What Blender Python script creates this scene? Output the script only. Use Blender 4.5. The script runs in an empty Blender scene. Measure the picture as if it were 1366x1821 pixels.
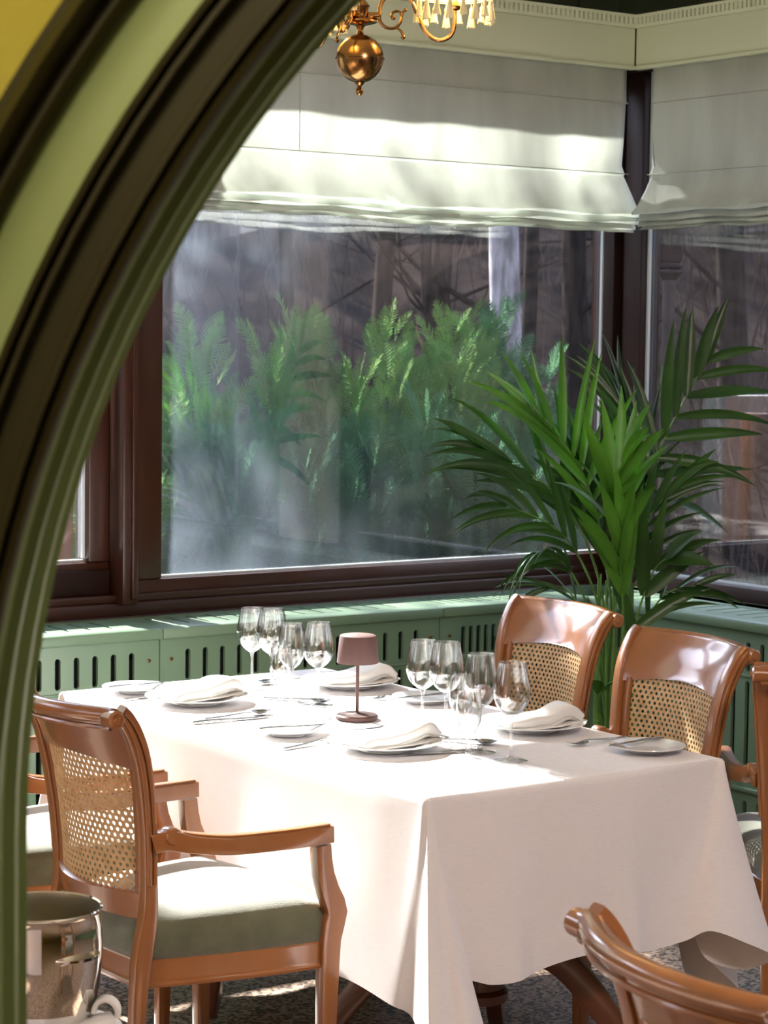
import bpy, bmesh, math, random
import numpy as np
from mathutils import Vector, Matrix
R_ = math.radians
PI = math.pi
rng = random.Random(7)
SC = bpy.context.scene
COL = SC.collection

# ------------------------------------------------------------------ camera
cam_d = bpy.data.cameras.new('camera'); cam = bpy.data.objects.new('camera', cam_d); COL.objects.link(cam)
cam.location = (0, 0, 1.70)
yaw, pitch, roll = R_(35.609), R_(4.461), R_(0.738)
fw = Vector((math.sin(yaw)*math.cos(pitch), math.cos(yaw)*math.cos(pitch), -math.sin(pitch)))
r0 = Vector((math.cos(yaw), -math.sin(yaw), 0)); u0 = r0.cross(fw)
rr = r0*math.cos(roll)+u0*math.sin(roll); uu = -r0*math.sin(roll)+u0*math.cos(roll)
m3 = Matrix((rr, uu, -fw)).transposed()
cam.rotation_euler = m3.to_euler()
cam_d.sensor_fit = 'VERTICAL'; cam_d.sensor_height = 36; cam_d.lens = 78.197
cam_d.dof.use_dof = True; cam_d.dof.focus_distance = 5.0; cam_d.dof.aperture_fstop = 11
cam_d.clip_start = .05; cam_d.clip_end = 300
SC.camera = cam
SC.view_settings.view_transform = 'Standard'; SC.view_settings.look = 'None'
SC.view_settings.exposure = 0.76; SC.view_settings.gamma = 1; SC.view_settings.use_curve_mapping = False
SC.cycles.max_bounces = 12; SC.cycles.transparent_max_bounces = 24
SC.cycles.transmission_bounces = 8; SC.cycles.glossy_bounces = 5; SC.cycles.diffuse_bounces = 5
SC.cycles.sample_clamp_indirect = 6; SC.cycles.caustics_reflective = False; SC.cycles.caustics_refractive = False
SC.cycles.use_denoising = True

# ------------------------------------------------------------------ sky, sun
W = bpy.data.worlds.new('sky'); SC.world = W; W.use_nodes = True
nt = W.node_tree; bg = nt.nodes['Background']
tc = nt.nodes.new('ShaderNodeTexCoord'); sp = nt.nodes.new('ShaderNodeSeparateXYZ')
rp = nt.nodes.new('ShaderNodeValToRGB')
nt.links.new(tc.outputs['Generated'], sp.inputs[0]); nt.links.new(sp.outputs['Z'], rp.inputs[0])
rp.color_ramp.elements[0].position = 0.0; rp.color_ramp.elements[0].color = (.95, .95, 1.0, 1)
rp.color_ramp.elements[1].position = .8; rp.color_ramp.elements[1].color = (.50, .66, 1.0, 1)
# bright haze around the low sun
dt = nt.nodes.new('ShaderNodeVectorMath'); dt.operation = 'DOT_PRODUCT'; nt.links.new(tc.outputs['Generated'], dt.inputs[0]); dt.inputs[1].default_value = (-.10,.83,.55)
mx0 = nt.nodes.new('ShaderNodeMath'); mx0.operation = 'MAXIMUM'; mx0.inputs[1].default_value = 0; nt.links.new(dt.outputs['Value'], mx0.inputs[0])
pw0 = nt.nodes.new('ShaderNodeMath'); pw0.operation = 'POWER'; pw0.inputs[1].default_value = 9; nt.links.new(mx0.outputs[0], pw0.inputs[0])
ml0 = nt.nodes.new('ShaderNodeMath'); ml0.operation = 'MULTIPLY'; ml0.inputs[1].default_value = 8; nt.links.new(pw0.outputs[0], ml0.inputs[0])
ad0 = nt.nodes.new('ShaderNodeMath'); ad0.operation = 'ADD'; ad0.inputs[1].default_value = 1.7; nt.links.new(ml0.outputs[0], ad0.inputs[0])
nt.links.new(rp.outputs[0], bg.inputs['Color']); nt.links.new(ad0.outputs[0], bg.inputs['Strength'])
sun_d = bpy.data.lights.new('sun', 'SUN'); sun = bpy.data.objects.new('sun', sun_d); COL.objects.link(sun)
sun_d.energy = 24.0; sun_d.angle = R_(1.5); sun_d.color = (1, .97, .92)
sdir = Vector((0.03, -1, -0.70))
sun.rotation_euler = sdir.to_track_quat('-Z', 'Y').to_euler(); sun.location = (3, 12, 8)

# ------------------------------------------------------------------ materials
def new_mat(name):
    m = bpy.data.materials.new(name); m.use_nodes = True
    return m, m.node_tree, m.node_tree.nodes['Principled BSDF']
def mat(name, c, rough=.5, metal=0, c2=None, nscale=8, bump=0, bscale=60, coat=0, spec=.5, stretch=(1,1,1), sheen=0, emis=None, detail=4, lo=.35, hi=.65):
    m, t, b = new_mat(name)
    b.inputs['Base Color'].default_value = (*c, 1); b.inputs['Roughness'].default_value = rough
    b.inputs['Metallic'].default_value = metal; b.inputs['Specular IOR Level'].default_value = spec
    if coat: b.inputs['Coat Weight'].default_value = coat; b.inputs['Coat Roughness'].default_value = .12
    if sheen: b.inputs['Sheen Weight'].default_value = sheen
    tx = t.nodes.new('ShaderNodeTexCoord'); mp = t.nodes.new('ShaderNodeMapping'); mp.inputs['Scale'].default_value = stretch
    t.links.new(tx.outputs['Object'], mp.inputs[0])
    if c2:
        n = t.nodes.new('ShaderNodeTexNoise'); n.inputs['Scale'].default_value = nscale; n.inputs['Detail'].default_value = detail
        t.links.new(mp.outputs[0], n.inputs['Vector'])
        r = t.nodes.new('ShaderNodeValToRGB'); r.color_ramp.elements[0].position = lo; r.color_ramp.elements[1].position = hi
        r.color_ramp.elements[0].color = (*c, 1); r.color_ramp.elements[1].color = (*c2, 1)
        t.links.new(n.outputs[0], r.inputs[0]); t.links.new(r.outputs[0], b.inputs['Base Color'])
    if bump:
        n = t.nodes.new('ShaderNodeTexNoise'); n.inputs['Scale'].default_value = bscale; n.inputs['Detail'].default_value = 3
        t.links.new(mp.outputs[0], n.inputs['Vector'])
        bp = t.nodes.new('ShaderNodeBump'); bp.inputs['Strength'].default_value = bump; bp.inputs['Distance'].default_value = .004
        t.links.new(n.outputs[0], bp.inputs['Height']); t.links.new(bp.outputs[0], b.inputs['Normal'])
    if emis: b.inputs['Emission Color'].default_value = (*emis[0], 1); b.inputs['Emission Strength'].default_value = emis[1]
    return m
M = {}
M['wood'] = mat('chair_wood', (.235,.082,.022), .30, c2=(.345,.135,.040), nscale=5, stretch=(1,1,.25), bump=.03, bscale=180, coat=1.0, detail=6)
M['dark_wood'] = mat('dark_wood', (.014,.005,.0035), .42, c2=(.026,.009,.006), nscale=6, stretch=(1,1,.3), spec=.25)
M['frame'] = mat('window_frame_wood', (.028,.008,.004), .32, c2=(.050,.015,.007), nscale=4, stretch=(.3,1,.3), coat=.12, spec=.35)
M['pedestal'] = mat('pedestal_wood', (.09,.030,.014), .3, c2=(.13,.045,.02), nscale=5, coat=.4)
M['green'] = mat('green_paint', (.125,.195,.120), .38, c2=(.14,.215,.135), nscale=3, bump=.03, bscale=40)
M['valance'] = mat('pale_green_paint', (.66,.72,.54), .45, c2=(.70,.76,.58), nscale=2)
M['arch'] = mat('olive_paint', (.14,.185,.055), .5, c2=(.16,.21,.065), nscale=3)
M['arch_dark'] = mat('dark_olive_paint', (.026,.021,.005), .45, c2=(.034,.028,.007), nscale=3)
M['arch_pale'] = mat('pale_olive_paint', (.27,.34,.16), .5, c2=(.29,.36,.18), nscale=3)
M['ochre'] = mat('ochre_plaster', (.42,.36,.05), .8, c2=(.47,.40,.07), nscale=6, bump=.2)
M['wall'] = mat('dark_green_panel', (.035,.045,.022), .5, c2=(.05,.06,.03), nscale=4)
M['plaster'] = mat('pink_plaster', (.80,.68,.63), .8)
M['ceiling'] = mat('ceiling_paint', (.62,.60,.48), .8)
M['cloth'] = mat('white_linen', (.83,.80,.80), .75, c2=(.87,.845,.845), nscale=60, stretch=(1,1,12), bump=.12, bscale=420, sheen=.1)
M['napkin'] = mat('napkin_linen', (.84,.83,.80), .8, bump=.15, bscale=500)
M['plate'] = mat('white_porcelain', (.80,.81,.80), .12, coat=.3)
M['steel'] = mat('polished_steel', (.42,.41,.40), .16, 1)
M['bucket'] = mat('mirror_steel', (.80,.77,.72), .045, 1)
M['bucket_in'] = mat('brushed_steel', (.62,.58,.45), .30, 1)
M['brass'] = mat('aged_brass', (.42,.235,.075), .20, 1, c2=(.30,.16,.06), nscale=9)
M['lamp'] = mat('mauve_metal', (.080,.036,.031), .6, c2=(.092,.042,.036), nscale=300)
M['velvet'] = mat('olive_velvet', (.088,.098,.058), .9, c2=(.128,.138,.084), nscale=14, bump=.25, bscale=350, sheen=.7, spec=.2)
M['cane'] = mat('woven_cane', (.50,.31,.14), .55, c2=(.62,.42,.22), nscale=40)
M['leaf'] = mat('palm_leaf', (.008,.040,.005), .36, c2=(.026,.105,.010), nscale=4)
M['leaf_y'] = mat('young_palm_leaf', (.030,.125,.008), .34, c2=(.075,.25,.016), nscale=4)
M['stem'] = mat('palm_stem', (.12,.26,.05), .4, c2=(.07,.16,.03), nscale=10)
M['pot'] = mat('dark_pot', (.03,.03,.025), .4)
M['soil'] = mat('potting_soil', (.03,.02,.012), .9, bump=.6)
M['fringe'] = mat('cream_fringe', (.85,.80,.55), .8, c2=(.75,.68,.42), nscale=120, stretch=(1,1,.1))
M['shade'] = mat('lit_shade_fabric', (.85,.75,.45), .8, emis=((1,.62,.25), 1.6))
M['black'] = mat('black_slot', (.006,.007,.006), .8)
M['bark'] = mat('grey_bark', (.17,.16,.17), .9, c2=(.44,.42,.46), nscale=6, stretch=(3,3,.7), bump=.8, bscale=9, detail=8, spec=.1)
M['bark_dark'] = mat('dark_bark', (.012,.009,.008), .9, c2=(.035,.028,.024), nscale=7, stretch=(3,3,.5), bump=.8, bscale=12, spec=0)
M['twig'] = mat('bare_twig', (.025,.018,.015), .9, spec=0)
M['twig_pale'] = mat('dry_stem', (.035,.026,.022), .9, c2=(.10,.075,.065), nscale=.8, spec=0)
M['thuja'] = mat('evergreen_spray', (.034,.098,.050), .7, c2=(.095,.20,.10), nscale=2.2, spec=0)
M['thuja_y'] = mat('bright_evergreen_spray', (.075,.165,.06), .7, c2=(.155,.24,.075), nscale=2.5, spec=0)
M['litter'] = mat('leaf_litter', (.007,.0055,.005), .95, c2=(.026,.020,.018), nscale=1.4, bump=1, bscale=6, detail=10, spec=0)
M['stucco'] = mat('white_stucco', (.80,.78,.80), .8)
M['iron'] = mat('dark_lever', (.03,.02,.015), .3, .6)
M['gasket'] = mat('pale_gasket', (.62,.66,.68), .35)
M['candle'] = mat('candle_tube', (.8,.72,.5), .5)

def floor_mat():
    m, t, b = new_mat('speckled_terrazzo')
    tx = t.nodes.new('ShaderNodeTexCoord')
    v = t.nodes.new('ShaderNodeTexVoronoi'); v.inputs['Scale'].default_value = 105
    t.links.new(tx.outputs['Object'], v.inputs['Vector'])
    r = t.nodes.new('ShaderNodeValToRGB'); cr = r.color_ramp; cr.interpolation = 'CONSTANT'
    cr.elements[0].position = 0; cr.elements[0].color = (.060,.036,.024,1)
    cr.elements[1].position = .28; cr.elements[1].color = (.22,.145,.10,1)
    for p, c in ((.5,(.38,.27,.19,1)), (.78,(.50,.38,.28,1))):
        e = cr.elements.new(p); e.color = c
    s = t.nodes.new('ShaderNodeSeparateColor'); t.links.new(v.outputs['Color'], s.inputs[0]); t.links.new(s.outputs[0], r.inputs[0])
    t.links.new(r.outputs[0], b.inputs['Base Color']); b.inputs['Roughness'].default_value = .45
    return m
M['floor'] = floor_mat()

def pane_mat(name, refl=.16, tint=(1,1,1), haze=0.0, rough=0.0, refl_band=None):
    """flat window glass: clear transmission, mirror reflection, a thin streaky film and an optional painted reflection band"""
    m, t, b = new_mat(name); t.nodes.remove(b); out = t.nodes['Material Output']
    tr = t.nodes.new('ShaderNodeBsdfTransparent'); tr.inputs[0].default_value = (*tint, 1)
    gl = t.nodes.new('ShaderNodeBsdfGlossy'); gl.inputs['Roughness'].default_value = rough
    lw = t.nodes.new('ShaderNodeLayerWeight'); lw.inputs[0].default_value = .35
    mr = t.nodes.new('ShaderNodeMapRange'); mr.inputs[3].default_value = refl; mr.inputs[4].default_value = .9
    mul = t.nodes.new('ShaderNodeMath'); mul.operation = 'POWER'; mul.inputs[1].default_value = 2.2
    t.links.new(lw.outputs['Facing'], mul.inputs[0]); t.links.new(mul.outputs[0], mr.inputs[0])
    mx = t.nodes.new('ShaderNodeMixShader'); t.links.new(mr.outputs[0], mx.inputs[0])
    t.links.new(tr.outputs[0], mx.inputs[1]); t.links.new(gl.outputs[0], mx.inputs[2])
    last = mx.outputs[0]
    if haze:
        tx = t.nodes.new('ShaderNodeTexCoord'); mp = t.nodes.new('ShaderNodeMapping'); mp.inputs['Scale'].default_value = (9, 9, .5)
        t.links.new(tx.outputs['Object'], mp.inputs[0])
        n = t.nodes.new('ShaderNodeTexNoise'); n.inputs['Scale'].default_value = 1.0; n.inputs['Detail'].default_value = 6
        t.links.new(mp.outputs[0], n.inputs['Vector'])
        r = t.nodes.new('ShaderNodeMapRange'); r.inputs[1].default_value = .35; r.inputs[2].default_value = .75; r.inputs[3].default_value = haze*.2; r.inputs[4].default_value = haze
        t.links.new(n.outputs[0], r.inputs[0])
        if refl_band:      # pale reflection painted into the glass down one side of the pane
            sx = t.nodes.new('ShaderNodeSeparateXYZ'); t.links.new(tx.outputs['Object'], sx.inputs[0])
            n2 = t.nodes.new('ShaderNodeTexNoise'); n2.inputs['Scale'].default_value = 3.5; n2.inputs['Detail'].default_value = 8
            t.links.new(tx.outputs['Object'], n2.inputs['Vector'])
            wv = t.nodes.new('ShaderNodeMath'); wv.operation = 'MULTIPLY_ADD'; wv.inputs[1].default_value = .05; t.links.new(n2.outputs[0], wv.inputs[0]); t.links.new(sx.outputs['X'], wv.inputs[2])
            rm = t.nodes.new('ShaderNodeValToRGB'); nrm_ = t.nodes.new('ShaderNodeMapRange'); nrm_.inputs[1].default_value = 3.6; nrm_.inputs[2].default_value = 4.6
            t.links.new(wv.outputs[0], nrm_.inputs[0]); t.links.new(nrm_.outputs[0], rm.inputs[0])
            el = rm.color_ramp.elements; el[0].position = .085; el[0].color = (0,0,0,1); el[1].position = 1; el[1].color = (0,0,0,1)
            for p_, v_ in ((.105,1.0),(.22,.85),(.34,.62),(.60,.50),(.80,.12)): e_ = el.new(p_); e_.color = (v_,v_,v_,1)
            m1 = t.nodes.new('ShaderNodeMapRange'); m1.inputs[1].default_value = .3; m1.inputs[2].default_value = .7; m1.inputs[3].default_value = refl_band*.55; m1.inputs[4].default_value = refl_band
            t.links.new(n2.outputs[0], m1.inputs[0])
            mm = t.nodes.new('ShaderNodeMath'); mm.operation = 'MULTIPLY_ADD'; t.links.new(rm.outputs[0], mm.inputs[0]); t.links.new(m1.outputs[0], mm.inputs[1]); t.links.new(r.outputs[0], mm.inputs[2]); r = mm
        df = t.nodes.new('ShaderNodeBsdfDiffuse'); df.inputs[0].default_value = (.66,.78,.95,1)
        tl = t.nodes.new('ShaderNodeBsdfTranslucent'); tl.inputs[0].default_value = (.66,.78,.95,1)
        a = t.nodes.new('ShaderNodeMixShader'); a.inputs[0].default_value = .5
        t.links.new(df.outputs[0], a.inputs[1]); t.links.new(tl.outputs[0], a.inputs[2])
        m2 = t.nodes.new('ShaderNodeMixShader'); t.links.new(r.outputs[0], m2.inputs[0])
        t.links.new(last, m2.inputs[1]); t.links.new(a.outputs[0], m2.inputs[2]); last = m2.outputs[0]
    t.links.new(last, out.inputs[0])
    return m
M['pane'] = pane_mat('window_glass', .10, haze=.012)
M['pane_refl_band'] = pane_mat('window_glass_painted_reflection', .10, haze=.012, refl_band=.055)
def wine_mat():
    m, t, b = new_mat('thin_wine_glass'); t.nodes.remove(b); out = t.nodes['Material Output']
    lw = t.nodes.new('ShaderNodeLayerWeight'); lw.inputs[0].default_value = .5
    rc = t.nodes.new('ShaderNodeValToRGB'); e = rc.color_ramp.elements
    e[0].position = 0; e[0].color = (.975,.98,.98,1); e[1].position = 1; e[1].color = (.12,.13,.14,1)
    x = rc.color_ramp.elements.new(.72); x.color = (.90,.91,.91,1)
    t.links.new(lw.outputs['Facing'], rc.inputs[0])
    tr = t.nodes.new('ShaderNodeBsdfTransparent'); t.links.new(rc.outputs[0], tr.inputs[0])
    gl = t.nodes.new('ShaderNodeBsdfGlossy'); gl.inputs['Roughness'].default_value = .02
    pw = t.nodes.new('ShaderNodeMath'); pw.operation = 'POWER'; pw.inputs[1].default_value = 2.6
    t.links.new(lw.outputs['Facing'], pw.inputs[0])
    mr = t.nodes.new('ShaderNodeMapRange'); mr.inputs[3].default_value = .13; mr.inputs[4].default_value = .95; t.links.new(pw.outputs[0], mr.inputs[0])
    mx = t.nodes.new('ShaderNodeMixShader'); t.links.new(mr.outputs[0], mx.inputs[0]); t.links.new(tr.outputs[0], mx.inputs[1]); t.links.new(gl.outputs[0], mx.inputs[2])
    t.links.new(mx.outputs[0], out.inputs[0]); return m
M['wineglass'] = wine_mat()

def translucent_fabric(name, c, trans=.5, transp=0.0, wscale=700):
    m, t, b = new_mat(name); t.nodes.remove(b); out = t.nodes['Material Output']
    tx = t.nodes.new('ShaderNodeTexCoord'); n = t.nodes.new('ShaderNodeTexNoise'); n.inputs['Scale'].default_value = 3; n.inputs['Detail'].default_value = 8
    mp = t.nodes.new('ShaderNodeMapping'); mp.inputs['Scale'].default_value = (3, 3, .6)
    t.links.new(tx.outputs['Object'], mp.inputs[0]); t.links.new(mp.outputs[0], n.inputs['Vector'])
    r = t.nodes.new('ShaderNodeValToRGB'); r.color_ramp.elements[0].position = .3; r.color_ramp.elements[1].position = .7
    r.color_ramp.elements[0].color = (*[x*.82 for x in c], 1); r.color_ramp.elements[1].color = (*c, 1)
    t.links.new(n.outputs[0], r.inputs[0])
    df = t.nodes.new('ShaderNodeBsdfDiffuse'); tl = t.nodes.new('ShaderNodeBsdfTranslucent')
    t.links.new(r.outputs[0], df.inputs[0]); t.links.new(r.outputs[0], tl.inputs[0])
    bn = t.nodes.new('ShaderNodeTexNoise'); bn.inputs['Scale'].default_value = 40; bn.inputs['Detail'].default_value = 5
    t.links.new(tx.outputs['Object'], bn.inputs['Vector'])
    bp = t.nodes.new('ShaderNodeBump'); bp.inputs['Strength'].default_value = .25; bp.inputs['Distance'].default_value = .004
    t.links.new(bn.outputs[0], bp.inputs['Height']); t.links.new(bp.outputs[0], df.inputs['Normal'])
    a = t.nodes.new('ShaderNodeMixShader'); a.inputs[0].default_value = trans
    t.links.new(df.outputs[0], a.inputs[1]); t.links.new(tl.outputs[0], a.inputs[2]); last = a.outputs[0]
    if transp:
        tp = t.nodes.new('ShaderNodeBsdfTransparent'); x = t.nodes.new('ShaderNodeMixShader'); x.inputs[0].default_value = transp
        t.links.new(last, x.inputs[1]); t.links.new(tp.outputs[0], x.inputs[2]); last = x.outputs[0]
    t.links.new(last, out.inputs[0]); return m
M['seam'] = mat('seam_thread', (.40,.41,.36), .8)
M['blind'] = translucent_fabric('blind_linen', (.76,.79,.74), .50)
M['sheer'] = translucent_fabric('sheer_curtain', (.88,.9,.95), .6, .25)

# ------------------------------------------------------------------ mesh helpers
class MB:
    def __init__(s): s.v = []; s.f = []
    def add(s, vs, fs):
        o = len(s.v); s.v += [tuple(v) for v in vs]; s.f += [tuple(i+o for i in f) for f in fs]; return s
    def box(s, x0, x1, y0, y1, z0, z1, b=0.0):
        if b <= 0:
            vs = [(x,y,z) for x in (x0,x1) for y in (y0,y1) for z in (z0,z1)]
            return s.add(vs, [(0,1,3,2),(4,6,7,5),(0,4,5,1),(2,3,7,6),(0,2,6,4),(1,5,7,3)])
        bm = bmesh.new(); bmesh.ops.create_cube(bm, size=1)
        for v in bm.verts: v.co = Vector(((x0+x1)/2+v.co.x*(x1-x0), (y0+y1)/2+v.co.y*(y1-y0), (z0+z1)/2+v.co.z*(z1-z0)))
        bmesh.ops.bevel(bm, geom=bm.edges[:], offset=b, segments=2, affect='EDGES', profile=.5)
        bm.verts.index_update(); s.add([v.co[:] for v in bm.verts], [[v.index for v in f.verts] for f in bm.faces]); bm.free(); return s
    def grid(s, P, close_u=False, close_v=False):
        """P[i][j] points"""
        n = len(P); k = len(P[0]); vs = [p for row in P for p in row]; fs = []
        for i in range(n if close_u else n-1):
            for j in range(k if close_v else k-1):
                a = i*k+j; b_ = i*k+(j+1) % k; c = ((i+1) % n)*k+(j+1) % k; d = ((i+1) % n)*k+j
                fs.append((a, b_, c, d))
        return s.add(vs, fs)
    def lathe(s, prof, c=(0,0,0), n=32, axis='Z', cap=True):
        P = []
        for r, z in prof:
            row = []
            for k in range(n):
                a = 2*PI*k/n; x, y = r*math.cos(a), r*math.sin(a)
                row.append((c[0]+x, c[1]+y, c[2]+z) if axis == 'Z' else ((c[0]+z, c[1]+x, c[2]+y) if axis == 'X' else (c[0]+x, c[1]+z, c[2]+y)))
            P.append(row)
        o = len(s.v); s.grid(P, close_v=True)
        if cap:
            if prof[0][0] > 1e-6: s.f.append(tuple(o+k for k in range(n))[::-1])
            if prof[-1][0] > 1e-6: s.f.append(tuple(o+(len(prof)-1)*n+k for k in range(n)))
        return s
    def sweep(s, path, sec, up=(0,0,1), cap=True, scale=None):
        """sec: list of (a,b) offsets or list of such lists per point; a along side, b along up"""
        path = [Vector(p) for p in path]; n = len(path); P = []
        for i, p in enumerate(path):
            t = (path[min(i+1,n-1)]-path[max(i-1,0)]).normalized()
            u_ = Vector(up[i]) if isinstance(up, list) else Vector(up)
            side = t.cross(u_)
            if side.length < 1e-5: side = t.cross(Vector((1,0,0)))
            side.normalize(); u2 = side.cross(t).normalized()
            sc = sec[i] if isinstance(sec[0][0], (tuple, list)) else sec
            k = scale[i] if scale else 1
            P.append([(p+side*a*k+u2*b*k)[:] for a, b in sc])
        o = len(s.v); m = len(P[0]); s.grid(P, close_v=True)
        if cap:
            s.f.append(tuple(o+k for k in range(m))[::-1]); s.f.append(tuple(o+(n-1)*m+k for k in range(m)))
        return s
    def build(s, name, m, parent=None, smooth=35, solid=0, subsurf=0):
        me = bpy.data.meshes.new(name); me.from_pydata(s.v, [], s.f); me.update()
        bm = bmesh.new(); bm.from_mesh(me); bmesh.ops.recalc_face_normals(bm, faces=bm.faces[:]); bm.to_mesh(me); bm.free()
        if smooth:
            me.polygons.foreach_set('use_smooth', [True]*len(me.polygons)); me.set_sharp_from_angle(angle=R_(smooth))
        o = bpy.data.objects.new(name, me); COL.objects.link(o)
        for x in (m if isinstance(m, list) else [m]): me.materials.append(x)
        if parent: o.parent = parent
        if solid:
            md = o.modifiers.new('thickness', 'SOLIDIFY'); md.thickness = solid; md.offset = 0
        if subsurf:
            md = o.modifiers.new('smooth', 'SUBSURF'); md.levels = subsurf; md.render_levels = subsurf
        return o
def rrect(w, h, b=.18):
    w, h = w/2, h/2; c = min(w, h)*b*2
    return [(-w+c,-h),(w-c,-h),(w-c*.3,-h+c*.3),(w,-h+c),(w,h-c),(w-c*.3,h-c*.3),(w-c,h),(-w+c,h),(-w+c*.3,h-c*.3),(-w,h-c),(-w,-h+c),(-w+c*.3,-h+c*.3)]
def circ(r, n=12): return [(r*math.cos(2*PI*k/n), r*math.sin(2*PI*k/n)) for k in range(n)]
def spline(pts, n=8, closed=False):
    pts = [np.array(p, float) for p in pts]; out = []; m = len(pts)
    for i in range(m if closed else m-1):
        if closed: a, b, c, d = pts[i-1], pts[i], pts[(i+1) % m], pts[(i+2) % m]
        else: a, b, c, d = pts[max(i-1,0)], pts[i], pts[i+1], pts[min(i+2,m-1)]
        for k in range(n):
            t = k/n
            out.append(tuple(.5*((2*b)+(-a+c)*t+(2*a-5*b+4*c-d)*t*t+(-a+3*b-3*c+d)*t**3)))
    if not closed: out.append(tuple(pts[-1]))
    return out
def thing(name, label, cat, loc=(0,0,0), rz=0, group=None):
    o = bpy.data.objects.new(name, None); COL.objects.link(o); o.location = loc; o.rotation_euler = (0,0,rz)
    o.empty_display_size = .05; o['label'] = label; o['category'] = cat
    if group: o['group'] = group
    return o
def tag(o, label, cat, group=None, kind=None):
    o['label'] = label; o['category'] = cat
    if group: o['group'] = group
    if kind: o['kind'] = kind
    return o
def struct(o, label=None):
    o['kind'] = 'structure'
    if label: o['label'] = label
    return o
def dup(root, loc, rz, label):
    r = root.copy(); COL.objects.link(r); r.location = loc; r.rotation_euler = (0,0,rz); r['label'] = label
    kids = [o for o in list(bpy.data.objects) if o.parent == root]
    for ch in kids:
        c = ch.copy(); COL.objects.link(c); c.parent = r
        for g in [o for o in list(bpy.data.objects) if o.parent == ch]:
            d = g.copy(); COL.objects.link(d); d.parent = c
    return r

# ================================================================== THE ROOM
CEIL = 3.05
struct(MB().box(-1.2, 5.75, -3.2, 6.5, -.1, 0).build('floor', M['floor'], smooth=0), 'brown speckled terrazzo floor')
struct(MB().box(-1.2, 5.75, -3.2, 6.5, CEIL, CEIL+.1).build('ceiling', M['ceiling'], smooth=0), 'plain painted ceiling above the dining room')
YG, XG = 6.32, 5.57
w = MB(); w.box(-1.2, 5.75, 6.24, 6.44, 0, .83); w.box(-1.2, 5.75, 6.24, 6.44, 2.80, CEIL)
for x in np.arange(-1.0, 5.5, .42): w.box(x, x+.03, 6.225, 6.245, 2.8, CEIL)
struct(w.build('wall_back', M['wall'], smooth=0), 'dark green boarded wall above and below the long window')
w = MB(); w.box(5.50, 5.70, -3.2, 6.24, 0, .72); w.box(5.50, 5.70, -3.2, 6.24, 2.80, CEIL)
for y in np.arange(-3, 6.2, .42): w.box(5.485, 5.505, y, y+.03, 2.8, CEIL)
struct(w.build('wall_right', M['wall'], smooth=0), 'dark green boarded wall above and below the side window')
struct(MB().box(5.46, 5.62, 4.20, 4.58, 0, 2.8).build('wall_pier', M['plaster'], smooth=0), 'pale pink plaster pier between two side windows')
w = MB(); w.box(-1.3, -1.2, -3.2, 6.44, 0, .5); w.box(-1.3, -1.2, -3.2, 6.44, 2.7, CEIL); w.box(-1.3, -1.2, 5.5, 6.44, .5, 2.7); w.box(-1.3, -1.2, -3.2, 4.6, .5, 2.7)
struct(w.build('wall_left', M['ceiling'], smooth=0), 'pale wall with a wide window opening')

# ---- window frames of the long (back) window
def fr_member(b, x0, x1, z0, z1, y0, y1, bev=.006): b.box(x0, x1, y0, y1, z0, z1, bev)
def win_unit(name, x0, x1, z0, z1, y, label, glass='pane'):
    """a glazed sash lying in the plane y, glass size x0..x1, z0..z1"""
    f = .115
    b = MB(); fr_member(b, x0-f, x1+f, z0-f, z0-.012, y-.045, y+.05); fr_member(b, x0-f, x1+f, z1, z1+f, y-.045, y+.05)
    fr_member(b, x0-f, x0-.004, z0-.012, z1, y-.045, y+.05); fr_member(b, x1+.004, x1+f, z0-.012, z1, y-.045, y+.05)
    o = struct(b.build(name, M['frame'], smooth=30), label)
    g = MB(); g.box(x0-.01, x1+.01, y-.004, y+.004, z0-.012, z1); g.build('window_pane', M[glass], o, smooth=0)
    k = MB(); k.box(x1-.004, x1+.006, y-.018, y-.006, z0, z1); k.box(x0, x1, y-.018, y-.006, z0-.013, z0-.004); k.build('glazing_bead', M['gasket'], o, smooth=0)
    return o
win_unit('window_1', 3.612, 5.502, .923, 2.68, YG, 'big picture window with dark brown frame looking on evergreens', 'pane_refl_band')
win_unit('window_2', 2.20, 3.352, .985, 2.68, YG+.03, 'dark framed window left of the big picture window')
win_unit('window_3', .70, 1.97, .985, 2.68, YG+.03, 'dark framed window further left, hidden by the arch')
b = MB(); b.box(3.425, 3.485, 6.205, 6.30, .84, 2.8, .008); b.box(2.06,2.10,6.25,6.36,.84,2.8,.006)
b.box(3.452, 3.472, 6.190, 6.21, .86, 2.8, .004)
struct(b.build('trim_1', M['frame'], smooth=30), 'narrow dark mullion between the two windows')
b = MB(); b.box(-1.2, 5.5, 6.235, 6.40, .80, .845, .006); b.box(-1.2, 5.5, 6.215, 6.26, .775, .805, .005)
b.box(-1.2, 5.5, 6.25, 6.36, .845, .87, .004); b.box(.5,5.4,6.26,6.38,2.76,2.82,.004)
struct(b.build('trim_2', M['frame'], smooth=30), 'stepped dark sill rail below the long window')
# panel below the left window
b = MB(); b.box(2.1, 3.42, 6.28, 6.30, .868, .95, .004)
struct(b.build('trim_3', M['dark_wood'], smooth=30), 'dark lower panel of the left window')
# corner post
b = MB(); b.box(5.60, 5.64, 6.16, 6.42, 0, 2.82, .008); b.box(5.50, 5.60, 6.24, 6.30, .84, 2.82, .006)
b.box(5.585, 5.615, 6.145, 6.17, .83, 2.8, .006); b.box(5.545, 5.565, 6.225, 6.245, .84, 2.8, .004)
b.box(5.620, 5.640, 6.145, 6.17, .83, 2.8, .004)
struct(b.build('trim_4', M['dark_wood'], smooth=30), 'near black corner post between the two windows')
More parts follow.
